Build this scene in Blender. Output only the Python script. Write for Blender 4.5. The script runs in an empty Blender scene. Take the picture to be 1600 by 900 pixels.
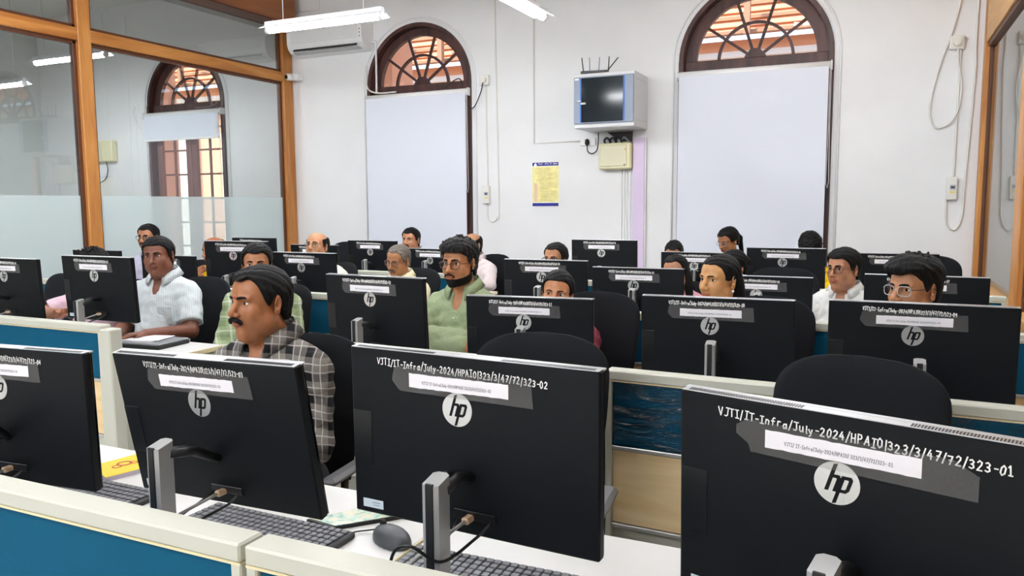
import bpy, math, random
import numpy as np
from mathutils import Vector, Matrix

SC = bpy.context.scene
COL = SC.collection
PI = math.pi

# ---------------------------------------------------------------- camera
CAM_F = 1227.83                      # focal length in pixels of the 1600x900 frame
YAW, PITCH, ROLL = 0.43667, 0.1061, 0.006407
EYE = Vector((0, 0, 1.55))
_f = Vector((-math.sin(YAW) * math.cos(PITCH), math.cos(YAW) * math.cos(PITCH), -math.sin(PITCH)))
_r = Vector((math.cos(YAW), math.sin(YAW), 0))
_d = _f.cross(_r)
_r2 = _r * math.cos(ROLL) + _d * math.sin(ROLL)
_d2 = -_r * math.sin(ROLL) + _d * math.cos(ROLL)
cam_data = bpy.data.cameras.new('camera')
cam = bpy.data.objects.new('camera', cam_data)
COL.objects.link(cam)
M = Matrix.Identity(4)
for i in range(3):
    M[i][0] = _r2[i]; M[i][1] = -_d2[i]; M[i][2] = -_f[i]; M[i][3] = EYE[i]
cam.matrix_world = M
cam_data.sensor_width = 36.0
cam_data.lens = CAM_F / 1600 * 36.0
cam_data.clip_start = 0.05
SC.camera = cam

# ---------------------------------------------------------------- view, world, sun
SC.view_settings.view_transform = 'Standard'
SC.view_settings.look = 'None'
SC.view_settings.gamma = 1.0
SC.view_settings.use_curve_mapping = False
SC.view_settings.exposure = 0.42
world = bpy.data.worlds.new('world'); SC.world = world
world.use_nodes = True
wn = world.node_tree.nodes; wl = world.node_tree.links
bg = wn['Background']
sky = wn.new('ShaderNodeTexSky'); sky.sky_type = 'NISHITA'; sky.sun_disc = False
sky.sun_elevation = math.radians(50); sky.sun_rotation = math.radians(200)
wl.new(sky.outputs[0], bg.inputs[0]); bg.inputs[1].default_value = 0.35
sun_d = bpy.data.lights.new('sun', 'SUN'); sun_d.energy = 4.0; sun_d.angle = math.radians(2)
sun_d.color = (1, .95, .86)
sun = bpy.data.objects.new('sun', sun_d); COL.objects.link(sun)
sun.rotation_euler = (math.radians(48), 0, math.radians(-25))
SC.cycles.max_bounces = 8
SC.cycles.diffuse_bounces = 4
SC.cycles.transparent_max_bounces = 12
TUBE_EMIT = 82.0        # surface brightness of all LED battens, the seen and the added ones


# ---------------------------------------------------------------- helpers
def lin(c):
    if isinstance(c, str):
        c = [int(c[i:i + 2], 16) / 255 for i in (0, 2, 4)]
    return tuple(((v / 12.92) if v <= 0.04045 else ((v + 0.055) / 1.055) ** 2.4) for v in c)


MATS = {}


def nodes_of(name):
    m = bpy.data.materials.new(name); m.use_nodes = True
    nt = m.node_tree
    return m, nt, nt.nodes['Principled BSDF']


def mat(name, col, rough=.5, metal=0., bump=0., bscale=60., vary=0., vscale=3., spec=None, coat=0., stretch=(1, 1, 1), sheen=0.):
    if name in MATS:
        return MATS[name]
    m, nt, b = nodes_of(name)
    c = lin(col)
    b.inputs['Base Color'].default_value = (*c, 1)
    b.inputs['Roughness'].default_value = rough
    b.inputs['Metallic'].default_value = metal
    if spec is not None: b.inputs['Specular IOR Level'].default_value = spec
    if coat: b.inputs['Coat Weight'].default_value = coat; b.inputs['Coat Roughness'].default_value = .15
    if sheen: b.inputs['Sheen Weight'].default_value = sheen
    if bump or vary:
        tc = nt.nodes.new('ShaderNodeTexCoord'); mp = nt.nodes.new('ShaderNodeMapping')
        mp.inputs['Scale'].default_value = stretch
        nt.links.new(tc.outputs['Object'], mp.inputs[0])
    if bump:
        n = nt.nodes.new('ShaderNodeTexNoise'); n.inputs['Scale'].default_value = bscale; n.inputs['Detail'].default_value = 4
        nt.links.new(mp.outputs[0], n.inputs['Vector'])
        bp = nt.nodes.new('ShaderNodeBump'); bp.inputs['Strength'].default_value = bump; bp.inputs['Distance'].default_value = .01
        nt.links.new(n.outputs['Fac'], bp.inputs['Height']); nt.links.new(bp.outputs[0], b.inputs['Normal'])
    if vary:
        n2 = nt.nodes.new('ShaderNodeTexNoise'); n2.inputs['Scale'].default_value = vscale; n2.inputs['Detail'].default_value = 5
        nt.links.new(mp.outputs[0], n2.inputs['Vector'])
        cr = nt.nodes.new('ShaderNodeValToRGB')
        cr.color_ramp.elements[0].position = .3; cr.color_ramp.elements[1].position = .7
        cr.color_ramp.elements[0].color = (*[v * (1 - vary) for v in c], 1)
        cr.color_ramp.elements[1].color = (*[min(1, v * (1 + vary)) for v in c], 1)
        nt.links.new(n2.outputs['Fac'], cr.inputs[0]); nt.links.new(cr.outputs[0], b.inputs['Base Color'])
    MATS[name] = m
    return m


def wood_mat(name, c1, c2, axis='z', scale=9., rough=.4, bands=1.0):
    if name in MATS: return MATS[name]
    m, nt, b = nodes_of(name)
    tc = nt.nodes.new('ShaderNodeTexCoord'); mp = nt.nodes.new('ShaderNodeMapping')
    s = {'z': (1, 1, .09), 'x': (.09, 1, 1), 'y': (1, .09, 1)}[axis]
    mp.inputs['Scale'].default_value = s
    nt.links.new(tc.outputs['Object'], mp.inputs[0])
    n = nt.nodes.new('ShaderNodeTexNoise'); n.inputs['Scale'].default_value = scale; n.inputs['Detail'].default_value = 8
    n.inputs['Distortion'].default_value = 1.2 * bands
    nt.links.new(mp.outputs[0], n.inputs['Vector'])
    n2 = nt.nodes.new('ShaderNodeTexNoise'); n2.inputs['Scale'].default_value = scale * 9; n2.inputs['Detail'].default_value = 3
    nt.links.new(mp.outputs[0], n2.inputs['Vector'])
    mx = nt.nodes.new('ShaderNodeMath'); mx.operation = 'MULTIPLY_ADD'
    mx.inputs[1].default_value = .25; nt.links.new(n2.outputs['Fac'], mx.inputs[0]); nt.links.new(n.outputs['Fac'], mx.inputs[2])
    cr = nt.nodes.new('ShaderNodeValToRGB')
    cr.color_ramp.elements[0].position = .45; cr.color_ramp.elements[1].position = .78
    cr.color_ramp.elements[0].color = (*lin(c1), 1); cr.color_ramp.elements[1].color = (*lin(c2), 1)
    nt.links.new(mx.outputs[0], cr.inputs[0]); nt.links.new(cr.outputs[0], b.inputs['Base Color'])
    b.inputs['Roughness'].default_value = rough
    MATS[name] = m
    return m


def glass_mat(name, tint=(1, 1, 1), refl=1.5, rough=0.0, haze=0.0, hazecol=(.8, .9, .9)):
    """thin pane: fresnel mirror over clear transmission, with an optional frosted layer"""
    if name in MATS: return MATS[name]
    m = bpy.data.materials.new(name); m.use_nodes = True
    nt = m.node_tree; nt.nodes.clear()
    out = nt.nodes.new('ShaderNodeOutputMaterial')
    tr = nt.nodes.new('ShaderNodeBsdfTransparent'); tr.inputs[0].default_value = (*tint, 1)
    gl = nt.nodes.new('ShaderNodeBsdfGlossy'); gl.inputs['Roughness'].default_value = rough
    fr = nt.nodes.new('ShaderNodeFresnel'); fr.inputs[0].default_value = refl
    mx = nt.nodes.new('ShaderNodeMixShader')
    last = tr
    if haze:
        df = nt.nodes.new('ShaderNodeBsdfDiffuse'); df.inputs[0].default_value = (*hazecol, 1)
        tl = nt.nodes.new('ShaderNodeBsdfTranslucent'); tl.inputs[0].default_value = (*hazecol, 1)
        m1 = nt.nodes.new('ShaderNodeMixShader'); m1.inputs[0].default_value = .4
        nt.links.new(df.outputs[0], m1.inputs[1]); nt.links.new(tl.outputs[0], m1.inputs[2])
        m2 = nt.nodes.new('ShaderNodeMixShader'); m2.inputs[0].default_value = haze
        nt.links.new(tr.outputs[0], m2.inputs[1]); nt.links.new(m1.outputs[0], m2.inputs[2])
        last = m2
    nt.links.new(fr.outputs[0], mx.inputs[0]); nt.links.new(last.outputs[0], mx.inputs[1]); nt.links.new(gl.outputs[0], mx.inputs[2])
    nt.links.new(mx.outputs[0], out.inputs[0])
    MATS[name] = m
    return m


def emit_mat(name, col, strength):
    if name in MATS: return MATS[name]
    m = bpy.data.materials.new(name); m.use_nodes = True
    nt = m.node_tree; nt.nodes.clear()
    out = nt.nodes.new('ShaderNodeOutputMaterial'); e = nt.nodes.new('ShaderNodeEmission')
    e.inputs[0].default_value = (*lin(col), 1); e.inputs[1].default_value = strength
    nt.links.new(e.outputs[0], out.inputs[0]); MATS[name] = m
    return m


class MB:
    """collects shapes and links them as one mesh object"""
    def __init__(s, T=None):
        s.v = []; s.f = []; s.m = []; s.sm = []; s.T = T

    def add(s, vs, fs, m=0, smooth=False):
        o = len(s.v)
        if s.T: vs = [s.T(p) for p in vs]
        s.v += [tuple(p) for p in vs]
        for f in fs:
            s.f.append(tuple(i + o for i in f)); s.m.append(m); s.sm.append(smooth)
        return s

    def box(s, c, d, b=0., m=0, R=None):
        """box centred at c with full sizes d, chamfer b, optional 3x3 rotation"""
        hx, hy, hz = d[0] / 2, d[1] / 2, d[2] / 2
        b = min(b, hx * .98, hy * .98, hz * .98)
        vs = []; fs = []
        if b <= 0:
            vs = [(x * hx, y * hy, z * hz) for x in (-1, 1) for y in (-1, 1) for z in (-1, 1)]
            fs = [(0, 1, 3, 2), (4, 6, 7, 5), (0, 4, 5, 1), (2, 3, 7, 6), (0, 2, 6, 4), (1, 5, 7, 3)]
        else:
            ix = {}
            for sx in (-1, 1):
                for sy in (-1, 1):
                    for sz in (-1, 1):
                        ix[sx, sy, sz, 0] = len(vs); vs.append((sx * hx, sy * (hy - b), sz * (hz - b)))
                        ix[sx, sy, sz, 1] = len(vs); vs.append((sx * (hx - b), sy * hy, sz * (hz - b)))
                        ix[sx, sy, sz, 2] = len(vs); vs.append((sx * (hx - b), sy * (hy - b), sz * hz))
            q = ((-1, -1), (1, -1), (1, 1), (-1, 1))
            for a in (-1, 1):
                fs.append([ix[a, p, r, 0] for p, r in q][::a])
                fs.append([ix[p, a, r, 1] for p, r in q][::-a])
                fs.append([ix[p, r, a, 2] for p, r in q][::a])
            for p in (-1, 1):
                for r in (-1, 1):
                    fs.append([ix[-1, p, r, 1], ix[-1, p, r, 2], ix[1, p, r, 2], ix[1, p, r, 1]][::p * r * -1])
                    fs.append([ix[p, -1, r, 0], ix[p, -1, r, 2], ix[p, 1, r, 2], ix[p, 1, r, 0]][::p * r])
                    fs.append([ix[p, r, -1, 0], ix[p, r, -1, 1], ix[p, r, 1, 1], ix[p, r, 1, 0]][::p * r * -1])
            for sx in (-1, 1):
                for sy in (-1, 1):
                    for sz in (-1, 1):
                        fs.append([ix[sx, sy, sz, 0], ix[sx, sy, sz, 1], ix[sx, sy, sz, 2]][::sx * sy * sz])
        out = []
        for p in vs:
            p = Vector(p)
            if R is not None: p = R @ p
            out.append((p.x + c[0], p.y + c[1], p.z + c[2]))
        return s.add(out, fs, m)

    def tube(s, pts, r, seg=8, m=0, cap=True, smooth=True, closed=False):
        """tube of radius r (number or list) along points"""
        pts = [Vector(p) for p in pts]; n = len(pts)
        rs = r if isinstance(r, (list, tuple)) else [r] * n
        vs = []; fs = []; up = None
        for i, p in enumerate(pts):
            a = pts[(i - 1) % n] if (closed or i) else pts[0]
            b = pts[(i + 1) % n] if (closed or i < n - 1) else pts[-1]
            t = (b - a).normalized() if (b - a).length > 1e-9 else Vector((0, 0, 1))
            if up is None:
                up = t.orthogonal().normalized()
            else:
                up = (up - t * up.dot(t)); up = up.normalized() if up.length > 1e-6 else t.orthogonal().normalized()
            w = t.cross(up)
            for k in range(seg):
                a_ = 2 * PI * k / seg
                vs.append(tuple(p + (up * math.cos(a_) + w * math.sin(a_)) * rs[i]))
        rng = n if closed else n - 1
        for i in range(rng):
            j = (i + 1) % n
            for k in range(seg):
                l = (k + 1) % seg
                fs.append((i * seg + k, i * seg + l, j * seg + l, j * seg + k))
        s.add(vs, fs, m, smooth)
        if cap and not closed:
            o = len(s.v) - len(vs)
            s.f.append(tuple(o + k for k in range(seg))[::-1]); s.m.append(m); s.sm.append(False)
            s.f.append(tuple(o + (n - 1) * seg + k for k in range(seg))); s.m.append(m); s.sm.append(False)
        return s

    def lathe(s, c, prof, seg=20, m=0, smooth=True):
        """profile [(r,z)...] turned around the vertical axis at c"""
        vs = []; fs = []
        for r, z in prof:
            for k in range(seg):
                a = 2 * PI * k / seg
                vs.append((c[0] + r * math.cos(a), c[1] + r * math.sin(a), c[2] + z))
        for i in range(len(prof) - 1):
            for k in range(seg):
                l = (k + 1) % seg
                fs.append((i * seg + k, i * seg + l, (i + 1) * seg + l, (i + 1) * seg + k))
        return s.add(vs, fs, m, smooth)

    def prism(s, poly, y0, y1, m=0, plane='xz'):
        """polygon given in (x,z) pushed from y0 to y1"""
        n = len(poly)
        if plane == 'xz': f = lambda p, h: (p[0], h, p[1])
        elif plane == 'xy': f = lambda p, h: (p[0], p[1], h)
        else: f = lambda p, h: (h, p[0], p[1])
        vs = [f(p, y0) for p in poly] + [f(p, y1) for p in poly]
        fs = [tuple(range(n)), tuple(range(2 * n - 1, n - 1, -1))]
        for i in range(n):
            j = (i + 1) % n
            fs.append((j, i, i + n, j + n))
        return s.add(vs, fs, m)

    def build(s, name, mats, parent=None, loc=None, fix=False):
        me = bpy.data.meshes.new(name)
        me.from_pydata(s.v, [], s.f)
        if not isinstance(mats, (list, tuple)): mats = [mats]
        for m_ in mats: me.materials.append(m_)
        if s.f:
            me.polygons.foreach_set('material_index', s.m)
            me.polygons.foreach_set('use_smooth', s.sm)
        if fix:
            import bmesh
            bm = bmesh.new(); bm.from_mesh(me); bmesh.ops.recalc_face_normals(bm, faces=bm.faces); bm.to_mesh(me); bm.free()
        me.update()
        o = bpy.data.objects.new(name, me); COL.objects.link(o)
        if parent is not None: o.parent = parent
        if loc is not None: o.location = loc
        return o


def empty(name, loc=(0, 0, 0), rz=0.):
    o = bpy.data.objects.new(name, None); COL.objects.link(o)
    o.location = loc; o.rotation_euler = (0, 0, rz); o.empty_display_size = .1
    return o


def tag(o, label=None, cat=None, group=None, kind=None):
    if label: o['label'] = label
    if cat: o['category'] = cat
    if group: o['group'] = group
    if kind: o['kind'] = kind
    return o


def struct(o, label=None):
    o['kind'] = 'structure'
    if label: o['label'] = label
    return o


def copy_tree(o, parent=None):
    c = o.copy(); COL.objects.link(c)
    if parent is not None: c.parent = parent
    for ch in o.children:
        copy_tree(ch, c)
    return c


def catmull(pts, n=8):
    P = [Vector(p) for p in pts]; P = [P[0] * 2 - P[1]] + P + [P[-1] * 2 - P[-2]]
    out = []
    for i in range(1, len(P) - 2):
        for k in range(n):
            t = k / n
            out.append(.5 * ((2 * P[i]) + (-P[i - 1] + P[i + 1]) * t + (2 * P[i - 1] - 5 * P[i] + 4 * P[i + 1] - P[i + 2]) * t * t
                             + (-P[i - 1] + 3 * P[i] - 3 * P[i + 1] + P[i + 2]) * t ** 3))
    out.append(P[-2])
    return [tuple(p) for p in out]


def arc(cx, cz, r, a0, a1, n):
    return [(cx + r * math.cos(math.radians(a0 + (a1 - a0) * i / n)), cz + r * math.sin(math.radians(a0 + (a1 - a0) * i / n))) for i in range(n + 1)]
# ================================================================ the setting
YB = 8.0          # inner face of the back wall
XL, XR = -6.8, 0.76
ZC = 4.35
m_wall = mat('wall_plaster', 'EAEBEC', .75, bump=.35, bscale=5, vary=.035, vscale=1.3)
m_wall2 = mat('far_room_plaster', 'DCE2E0', .8, bump=.2, bscale=6)
m_ceil = mat('ceiling_white', 'ECEBE6', .8)
m_floor = mat('floor_tile', 'B9B8B2', .35, vary=.06, vscale=2)
m_wood = wood_mat('golden_oak_veneer', 'A8672A', 'D0904A', 'z', 7)
m_woodh = wood_mat('golden_oak_veneer_crossgrain', 'A8672A', 'D0904A', 'y', 7)
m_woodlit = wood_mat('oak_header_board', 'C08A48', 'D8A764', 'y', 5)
m_fascia = wood_mat('reddish_board', '86502B', 'A5683A', 'y', 5)
m_dark = wood_mat('dark_teak', '2A1512', '55302A', 'z', 8, .5)
m_teak = wood_mat('brown_teak', '6B4238', '8A594C', 'z', 8, .5)
m_glassL = glass_mat('partition_glass', (.90, .95, .94), 2.1)
m_glassU = glass_mat('reflective_glass', (.72, .76, .74), 2.9)
m_film = glass_mat('frosted_film', (.90, .96, .97), 1.35, .12, .72, (.80, .91, .92))
m_pane = glass_mat('window_pane', (.97, .97, .97), 1.4)
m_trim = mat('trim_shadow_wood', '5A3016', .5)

# floor and ceiling (reach into the rooms behind both glass partitions)
struct(MB().box((-3.9, 2.7, -.05), (15.4, 11.8, .1)).build('floor', m_floor))
struct(MB().box((-3.9, 2.7, ZC + .05), (15.4, 11.8, .1)).build('ceiling', m_ceil))

WINS = [(-4.92, .70), (-1.155, .72), (-8.62, .71)]
Z_SP = 2.94


def wall_with_arches(name, x0, x1, wins, y):
    mb = MB(); n = 28
    cur = x0; rec = .18
    wins = sorted(wins)
    for cx, r in wins:
        mb.add([(cur, y, 0), (cx - r, y, 0), (cx - r, y, ZC), (cur, y, ZC)], [(0, 1, 2, 3)])
        mb.add([(cx - r, y, 0), (cx + r, y, 0), (cx + r, y, .6), (cx - r, y, .6)], [(0, 1, 2, 3)])
        A = arc(cx, Z_SP, r, 180, 0, n)
        for (xa, za), (xb, zb) in zip(A[:-1], A[1:]):
            mb.add([(xa, y, za), (xb, y, zb), (xb, y, ZC), (xa, y, ZC)], [(0, 1, 2, 3)])
        ring = [(cx - r, .6)] + A + [(cx + r, .6)]
        for (xa, za), (xb, zb) in zip(ring, ring[1:] + ring[:1]):
            mb.add([(xa, y, za), (xb, y, zb), (xb, y + rec, zb), (xa, y + rec, za)], [(0, 3, 2, 1)])
        cur = cx + r
    mb.add([(cur, y, 0), (x1, y, 0), (x1, y, ZC), (cur, y, ZC)], [(0, 1, 2, 3)])
    # raised plaster bead following each arch
    for cx, r in wins:
        b0 = [(cx - r - .055, y - .004, .02)] + [(a, y - .004, b) for a, b in arc(cx, Z_SP, r + .055, 180, 0, n)] + [(cx + r + .055, y - .004, .02)]
        mb.tube(b0, .012, 6)
    return struct(mb.build(name, m_wall))


wall_with_arches('wall_back', XL - 4.8, XR + 1.6, WINS, YB)
struct(MB().box((-3.9, -3.15, ZC / 2), (15.4, .1, ZC)).build('wall_front', m_wall))
struct(MB().box((XL - 4.85, 2.5, ZC / 2), (.1, 11.2, ZC)).build('wall_left', m_wall2))
struct(MB().box((XR + 1.75, 2.5, ZC / 2), (.1, 11.2, ZC)).build('wall_right', m_wall2))


def fan_window(idx, cx, r):
    root = empty('window_%d' % idx, (cx, YB, 0)); struct(root)
    n = 32
    # outer moulding, flush with the plaster
    mb = MB()
    def ring(r0, r1, y0, y1, m=0):
        O = arc(0, Z_SP, r1, 180, 0, n); I = arc(0, Z_SP, r0, 180, 0, n)
        for i in range(n):
            a, b, c, d = O[i], O[i + 1], I[i + 1], I[i]
            vs = [(p[0], y0, p[1]) for p in (a, b, c, d)] + [(p[0], y1, p[1]) for p in (a, b, c, d)]
            mb.add(vs, [(0, 3, 2, 1), (4, 5, 6, 7), (0, 1, 5, 4), (2, 3, 7, 6)], m, False)
    ring(r - .045, r - .002, -.02, .03)
    ring(r - .05, r - .002, .03, .12)
    for s in (-1, 1):
        mb.box((s * (r - .026), .04, (Z_SP + .6) / 2), (.046, .14, Z_SP - .6))
    mb.box((0, .04, .62), (2 * r - .01, .14, .05), .004)
    mb.build('window_frame', m_dark, root, fix=True)
    # fanlight sash
    mb = MB(); rg = .563
    ring(rg, r - .05, .07, .13)
    mb.box((0, .085, Z_SP - .055), (2 * (r - .05), .09, .13), .006)
    for a in (36, 72, 108, 144):
        ca, sa = math.cos(math.radians(a)), math.sin(math.radians(a))
        L = rg - .08; R = Matrix.Rotation(-math.radians(a), 3, 'Y')
        mb.box((ca * (.08 + L / 2), .10, Z_SP + sa * (.08 + L / 2)), (L + .02, .035, .026), .004, 0, R)
    ring(.335, .362, .085, .12)
    hub = [(math.cos(math.radians(t)) * .105, Z_SP - .01 + math.sin(math.radians(t)) * .118) for t in (0, 20, 68, 112, 160, 180)]
    mb.prism(hub[::-1], .075, .125)
    mb.build('fanlight_sash', m_dark, root, fix=True)
    g = MB(); A = arc(0, Z_SP, rg + .01, 180, 0, n)
    g.add([(x, .11, z) for x, z in A], [tuple(range(n + 1))[::-1]])
    g.build('fanlight_glass', m_pane, root)
    # casement leaves below the fanlight
    for s in (-1, 1):
        mb = MB(); w = r - .055; x0, x1 = (-w, -.004) if s < 0 else (.004, w)
        for x in (x0 + .05, x1 - .05):
            mb.box((x, .09, 1.75), (.10, .045, 2.24), .004)
        for z in (.68, 2.83):
            mb.box(((x0 + x1) / 2, .09, z), (x1 - x0, .045, .11), .004)
        xm = (x0 + x1) / 2
        mb.box((xm, .09, 1.75), (.028, .03, 2.2), .003)
        for z in (1.0, 1.33, 1.66, 1.99, 2.32, 2.62):
            mb.box((xm, .09, z), (x1 - x0 - .1, .03, .024), .003)
        lf = mb.build('casement_leaf', m_teak, root, fix=True)
        g = MB(); g.add([(x0 + .06, .1, .7), (x1 - .06, .1, .7), (x1 - .06, .1, 2.8), (x0 + .06, .1, 2.8)], [(0, 1, 2, 3)])
        g.build('casement_glass', m_pane, lf)
    return root


for i, (cx, r) in enumerate(WINS):
    fan_window(i + 1, cx, r)

# ---- left glazed partition: posts, transom, fascia, panes
def frame_bar(name, c, d, m=None, b=.006):
    return struct(MB().box(c, d, b).build(name, m or m_wood))
for i, (y, w) in enumerate(((7.905, .17), (5.125, .135), (2.35, .135), (-.43, .135), (-3.0, .135))):
    p = MB()
    p.box((XL, y, ZC / 2), (.10, w, ZC), .006)
    for s in (-1, 1):
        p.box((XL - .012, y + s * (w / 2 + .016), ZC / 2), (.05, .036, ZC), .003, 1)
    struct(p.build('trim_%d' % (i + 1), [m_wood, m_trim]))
ys = [(7.905 - .085, 5.125 + .0675), (5.125 - .0675, 2.35 + .0675), (2.35 - .0675, -.43 + .0675), (-.43 - .0675, -3.0 + .0675)]
for i, (y1, y0) in enumerate(ys):
    ym, L = (y0 + y1) / 2, y1 - y0
    p = MB(); p.box((XL, ym, 3.135), (.094, L, .115), .005)
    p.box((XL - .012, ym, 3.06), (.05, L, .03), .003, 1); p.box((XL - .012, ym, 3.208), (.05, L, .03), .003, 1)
    p.box((XL, ym, .12), (.09, L, .24), .005)
    struct(p.build('trim_%d' % (6 + i), [m_woodh, m_trim]))
    pr = empty('window_%d' % (4 + i), (XL, ym, 0)); struct(pr)
    for nm, z0, z1, mt, dx in (('lower_glass', .24, 3.05, m_glassL, 0), ('upper_glass', 3.2, 3.76, m_glassU, 0), ('frosted_film', .24, 1.655, m_film, .008)):
        e = .05 if nm == 'frosted_film' else 0
        g = MB(); g.add([(dx, -L / 2 + e, z0), (dx, L / 2 - e, z0), (dx, L / 2 - e, z1), (dx, -L / 2 + e, z1)], [(0, 1, 2, 3)])
        g.build(nm, mt, pr)
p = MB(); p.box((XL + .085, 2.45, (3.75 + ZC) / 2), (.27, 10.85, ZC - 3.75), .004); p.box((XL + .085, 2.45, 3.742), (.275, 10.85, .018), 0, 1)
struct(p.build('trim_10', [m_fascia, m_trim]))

# ---- right glazed partition
for i, (y, w) in enumerate(((7.93, .13), (5.65, .25), (3.2, .25), (.7, .25))):
    p = MB(); p.box((XR + .04, y, ZC / 2), (.09, w, ZC), .006)
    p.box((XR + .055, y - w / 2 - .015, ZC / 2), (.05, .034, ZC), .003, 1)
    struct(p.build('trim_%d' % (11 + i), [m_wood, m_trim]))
yr = [(7.865, 5.775), (5.525, 3.325), (3.075, .825), (.575, -3.0)]
for i, (y1, y0) in enumerate(yr):
    ym, L = (y0 + y1) / 2, y1 - y0
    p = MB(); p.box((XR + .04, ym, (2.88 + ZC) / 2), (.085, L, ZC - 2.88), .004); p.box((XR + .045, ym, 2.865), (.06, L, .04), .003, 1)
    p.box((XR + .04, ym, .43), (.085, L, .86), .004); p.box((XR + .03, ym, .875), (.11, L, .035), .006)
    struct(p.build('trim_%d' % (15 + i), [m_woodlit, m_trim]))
    pr = empty('window_%d' % (8 + i), (XR + .045, ym, 0)); struct(pr)
    g = MB(); g.add([(0, -L / 2, .88), (0, L / 2, .88), (0, L / 2, 2.86), (0, -L / 2, 2.86)], [(0, 3, 2, 1)]); g.build('lower_glass', m_glassL, pr)

# ---- roller blinds
m_blind = mat('blind_fabric', 'DFE4EF', .85, bump=.04, bscale=300)
m_whitep = mat('white_plastic', 'EFEFEF', .35)


def blind(cx, w, ztop, zbot, label, lean=0.):
    root = empty('roller_blind', (cx, YB - .06, ztop))
    tag(root, label, 'blind', 'white roller blinds on the arched windows')
    mb = MB(); mb.tube([(-w / 2 - .02, 0, -.035), (w / 2 + .02, 0, -.035)], .036, 14)
    for s in (-1, 1): mb.box((s * (w / 2 + .022), .015, -.035), (.012, .09, .085), .003)
    mb.build('roller_tube', m_whitep, root)
    h = ztop - zbot
    mb = MB(); nx, nz = 14, 30; vs = []; fs = []
    for k, dy in ((0, 0.), (1, .003)):
        for j in range(nz + 1):
            for i in range(nx + 1):
                x = -w / 2 + w * i / nx; t = j / nz
                vs.append((x - lean * t, -.034 + dy + .003 * math.sin(x * 7 + t * 3) * t, -.04 - (h - .04) * t))
    N = (nx + 1) * (nz + 1)
    for j in range(nz):
        for i in range(nx):
            a = j * (nx + 1) + i
            fs.append((a, a + nx + 1, a + nx + 2, a + 1)); fs.append((N + a, N + a + 1, N + a + nx + 2, N + a + nx + 1))
    mb.add(vs, fs, 0, True); mb.build('blind_fabric', m_blind, root)
    mb = MB(); mb.box((-lean, -.033, -h), (w, .018, .03), .004); mb.build('bottom_bar', m_whitep, root)
    mb = MB(); mb.tube([(w / 2 + .01, -.03, -.05), (w / 2 + .012, -.035, -.6), (w / 2 + .005, -.035, -1.12), (w / 2 + .02, -.035, -1.16), (w / 2 + .03, -.035, -1.1), (w / 2 + .022, -.03, -.6), (w / 2 + .02, -.03, -.05)], .0025, 5)
    mb.build('pull_chain', m_whitep, root)
    return root


blind(-4.925, 1.345, 2.845, .72, 'tall white roller blind pulled down over the left arched window')
blind(-1.163, 1.38, 2.84, .72, 'wide white roller blind pulled down over the right arched window', .0)
blind(-8.63, 1.38, 2.835, 2.46, 'half raised white roller blind seen through the left glass partition')

# ---- outside: terrace, peach facade, slatted roof
m_peach = mat('peach_paint', 'F0B894', .8, vary=.06, vscale=2)
m_out = mat('pale_render', 'F4EDE2', .8)
m_slat = mat('brown_slat', 'B08466', .7)
struct(MB().box((-4, 14, -.3), (40, 11.6, .1)).build('floor_outside', mat('terrace_stone', 'B9A894', .8)))
fac = MB(); fac.box((-8, 13.2, 1.9), (36, .3, 4.4)); 
for z in (3.62, 3.86): fac.box((-8, 13.0, z), (36, .2, .09), 0, 1)
for k in range(28): fac.box((-25.2 + k * 1.25, 13.0, 1.6), (.5, .12, 3.0), 0, 1)
facade = fac.build('facade', [m_peach, m_out]); tag(facade, 'peach painted building outside with pale string courses, seen through the fanlights', 'building')
rf = MB(); rf.box((-8, 13.5, 4.85), (36, .05, 2.2), 0, 1, Matrix.Rotation(-.85, 3, 'X'))
for k in range(10):
    z = 4.12 + k * .14; rf.box((-8, 12.6 + k * .16, z), (36, .15, .05), 0, k % 2)
for k in range(32): rf.box((-25 + k * 1.05, 12.4, 4.55), (.09, .1, 1.0), 0, 0)
tag(rf.build('slatted_roof', [m_slat, m_peach]), 'brown slatted roof edge outside above the peach building', 'roof')
for k, x in enumerate((-5.72, -9.98, -2.12)):
    pr = MB(); pr.box((x, 8.75, 1.9), (.22, .5, 4.4), .01); pr.box((x, 8.75, 2.7), (.26, .54, .08), .01)
    tag(pr.build('veranda_pillar', m_peach), ['peach veranda pillar outside the left arched window', 'peach veranda pillar outside the window of the next room', 'peach veranda pillar outside the right arched window'][k], 'pillar', 'peach pillars on the veranda')


# ---- LED battens
m_led = emit_mat('led_diffuser', 'F9FBFF', TUBE_EMIT)
m_lampbody = mat('lamp_body', 'D9DADF', .4)


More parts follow.
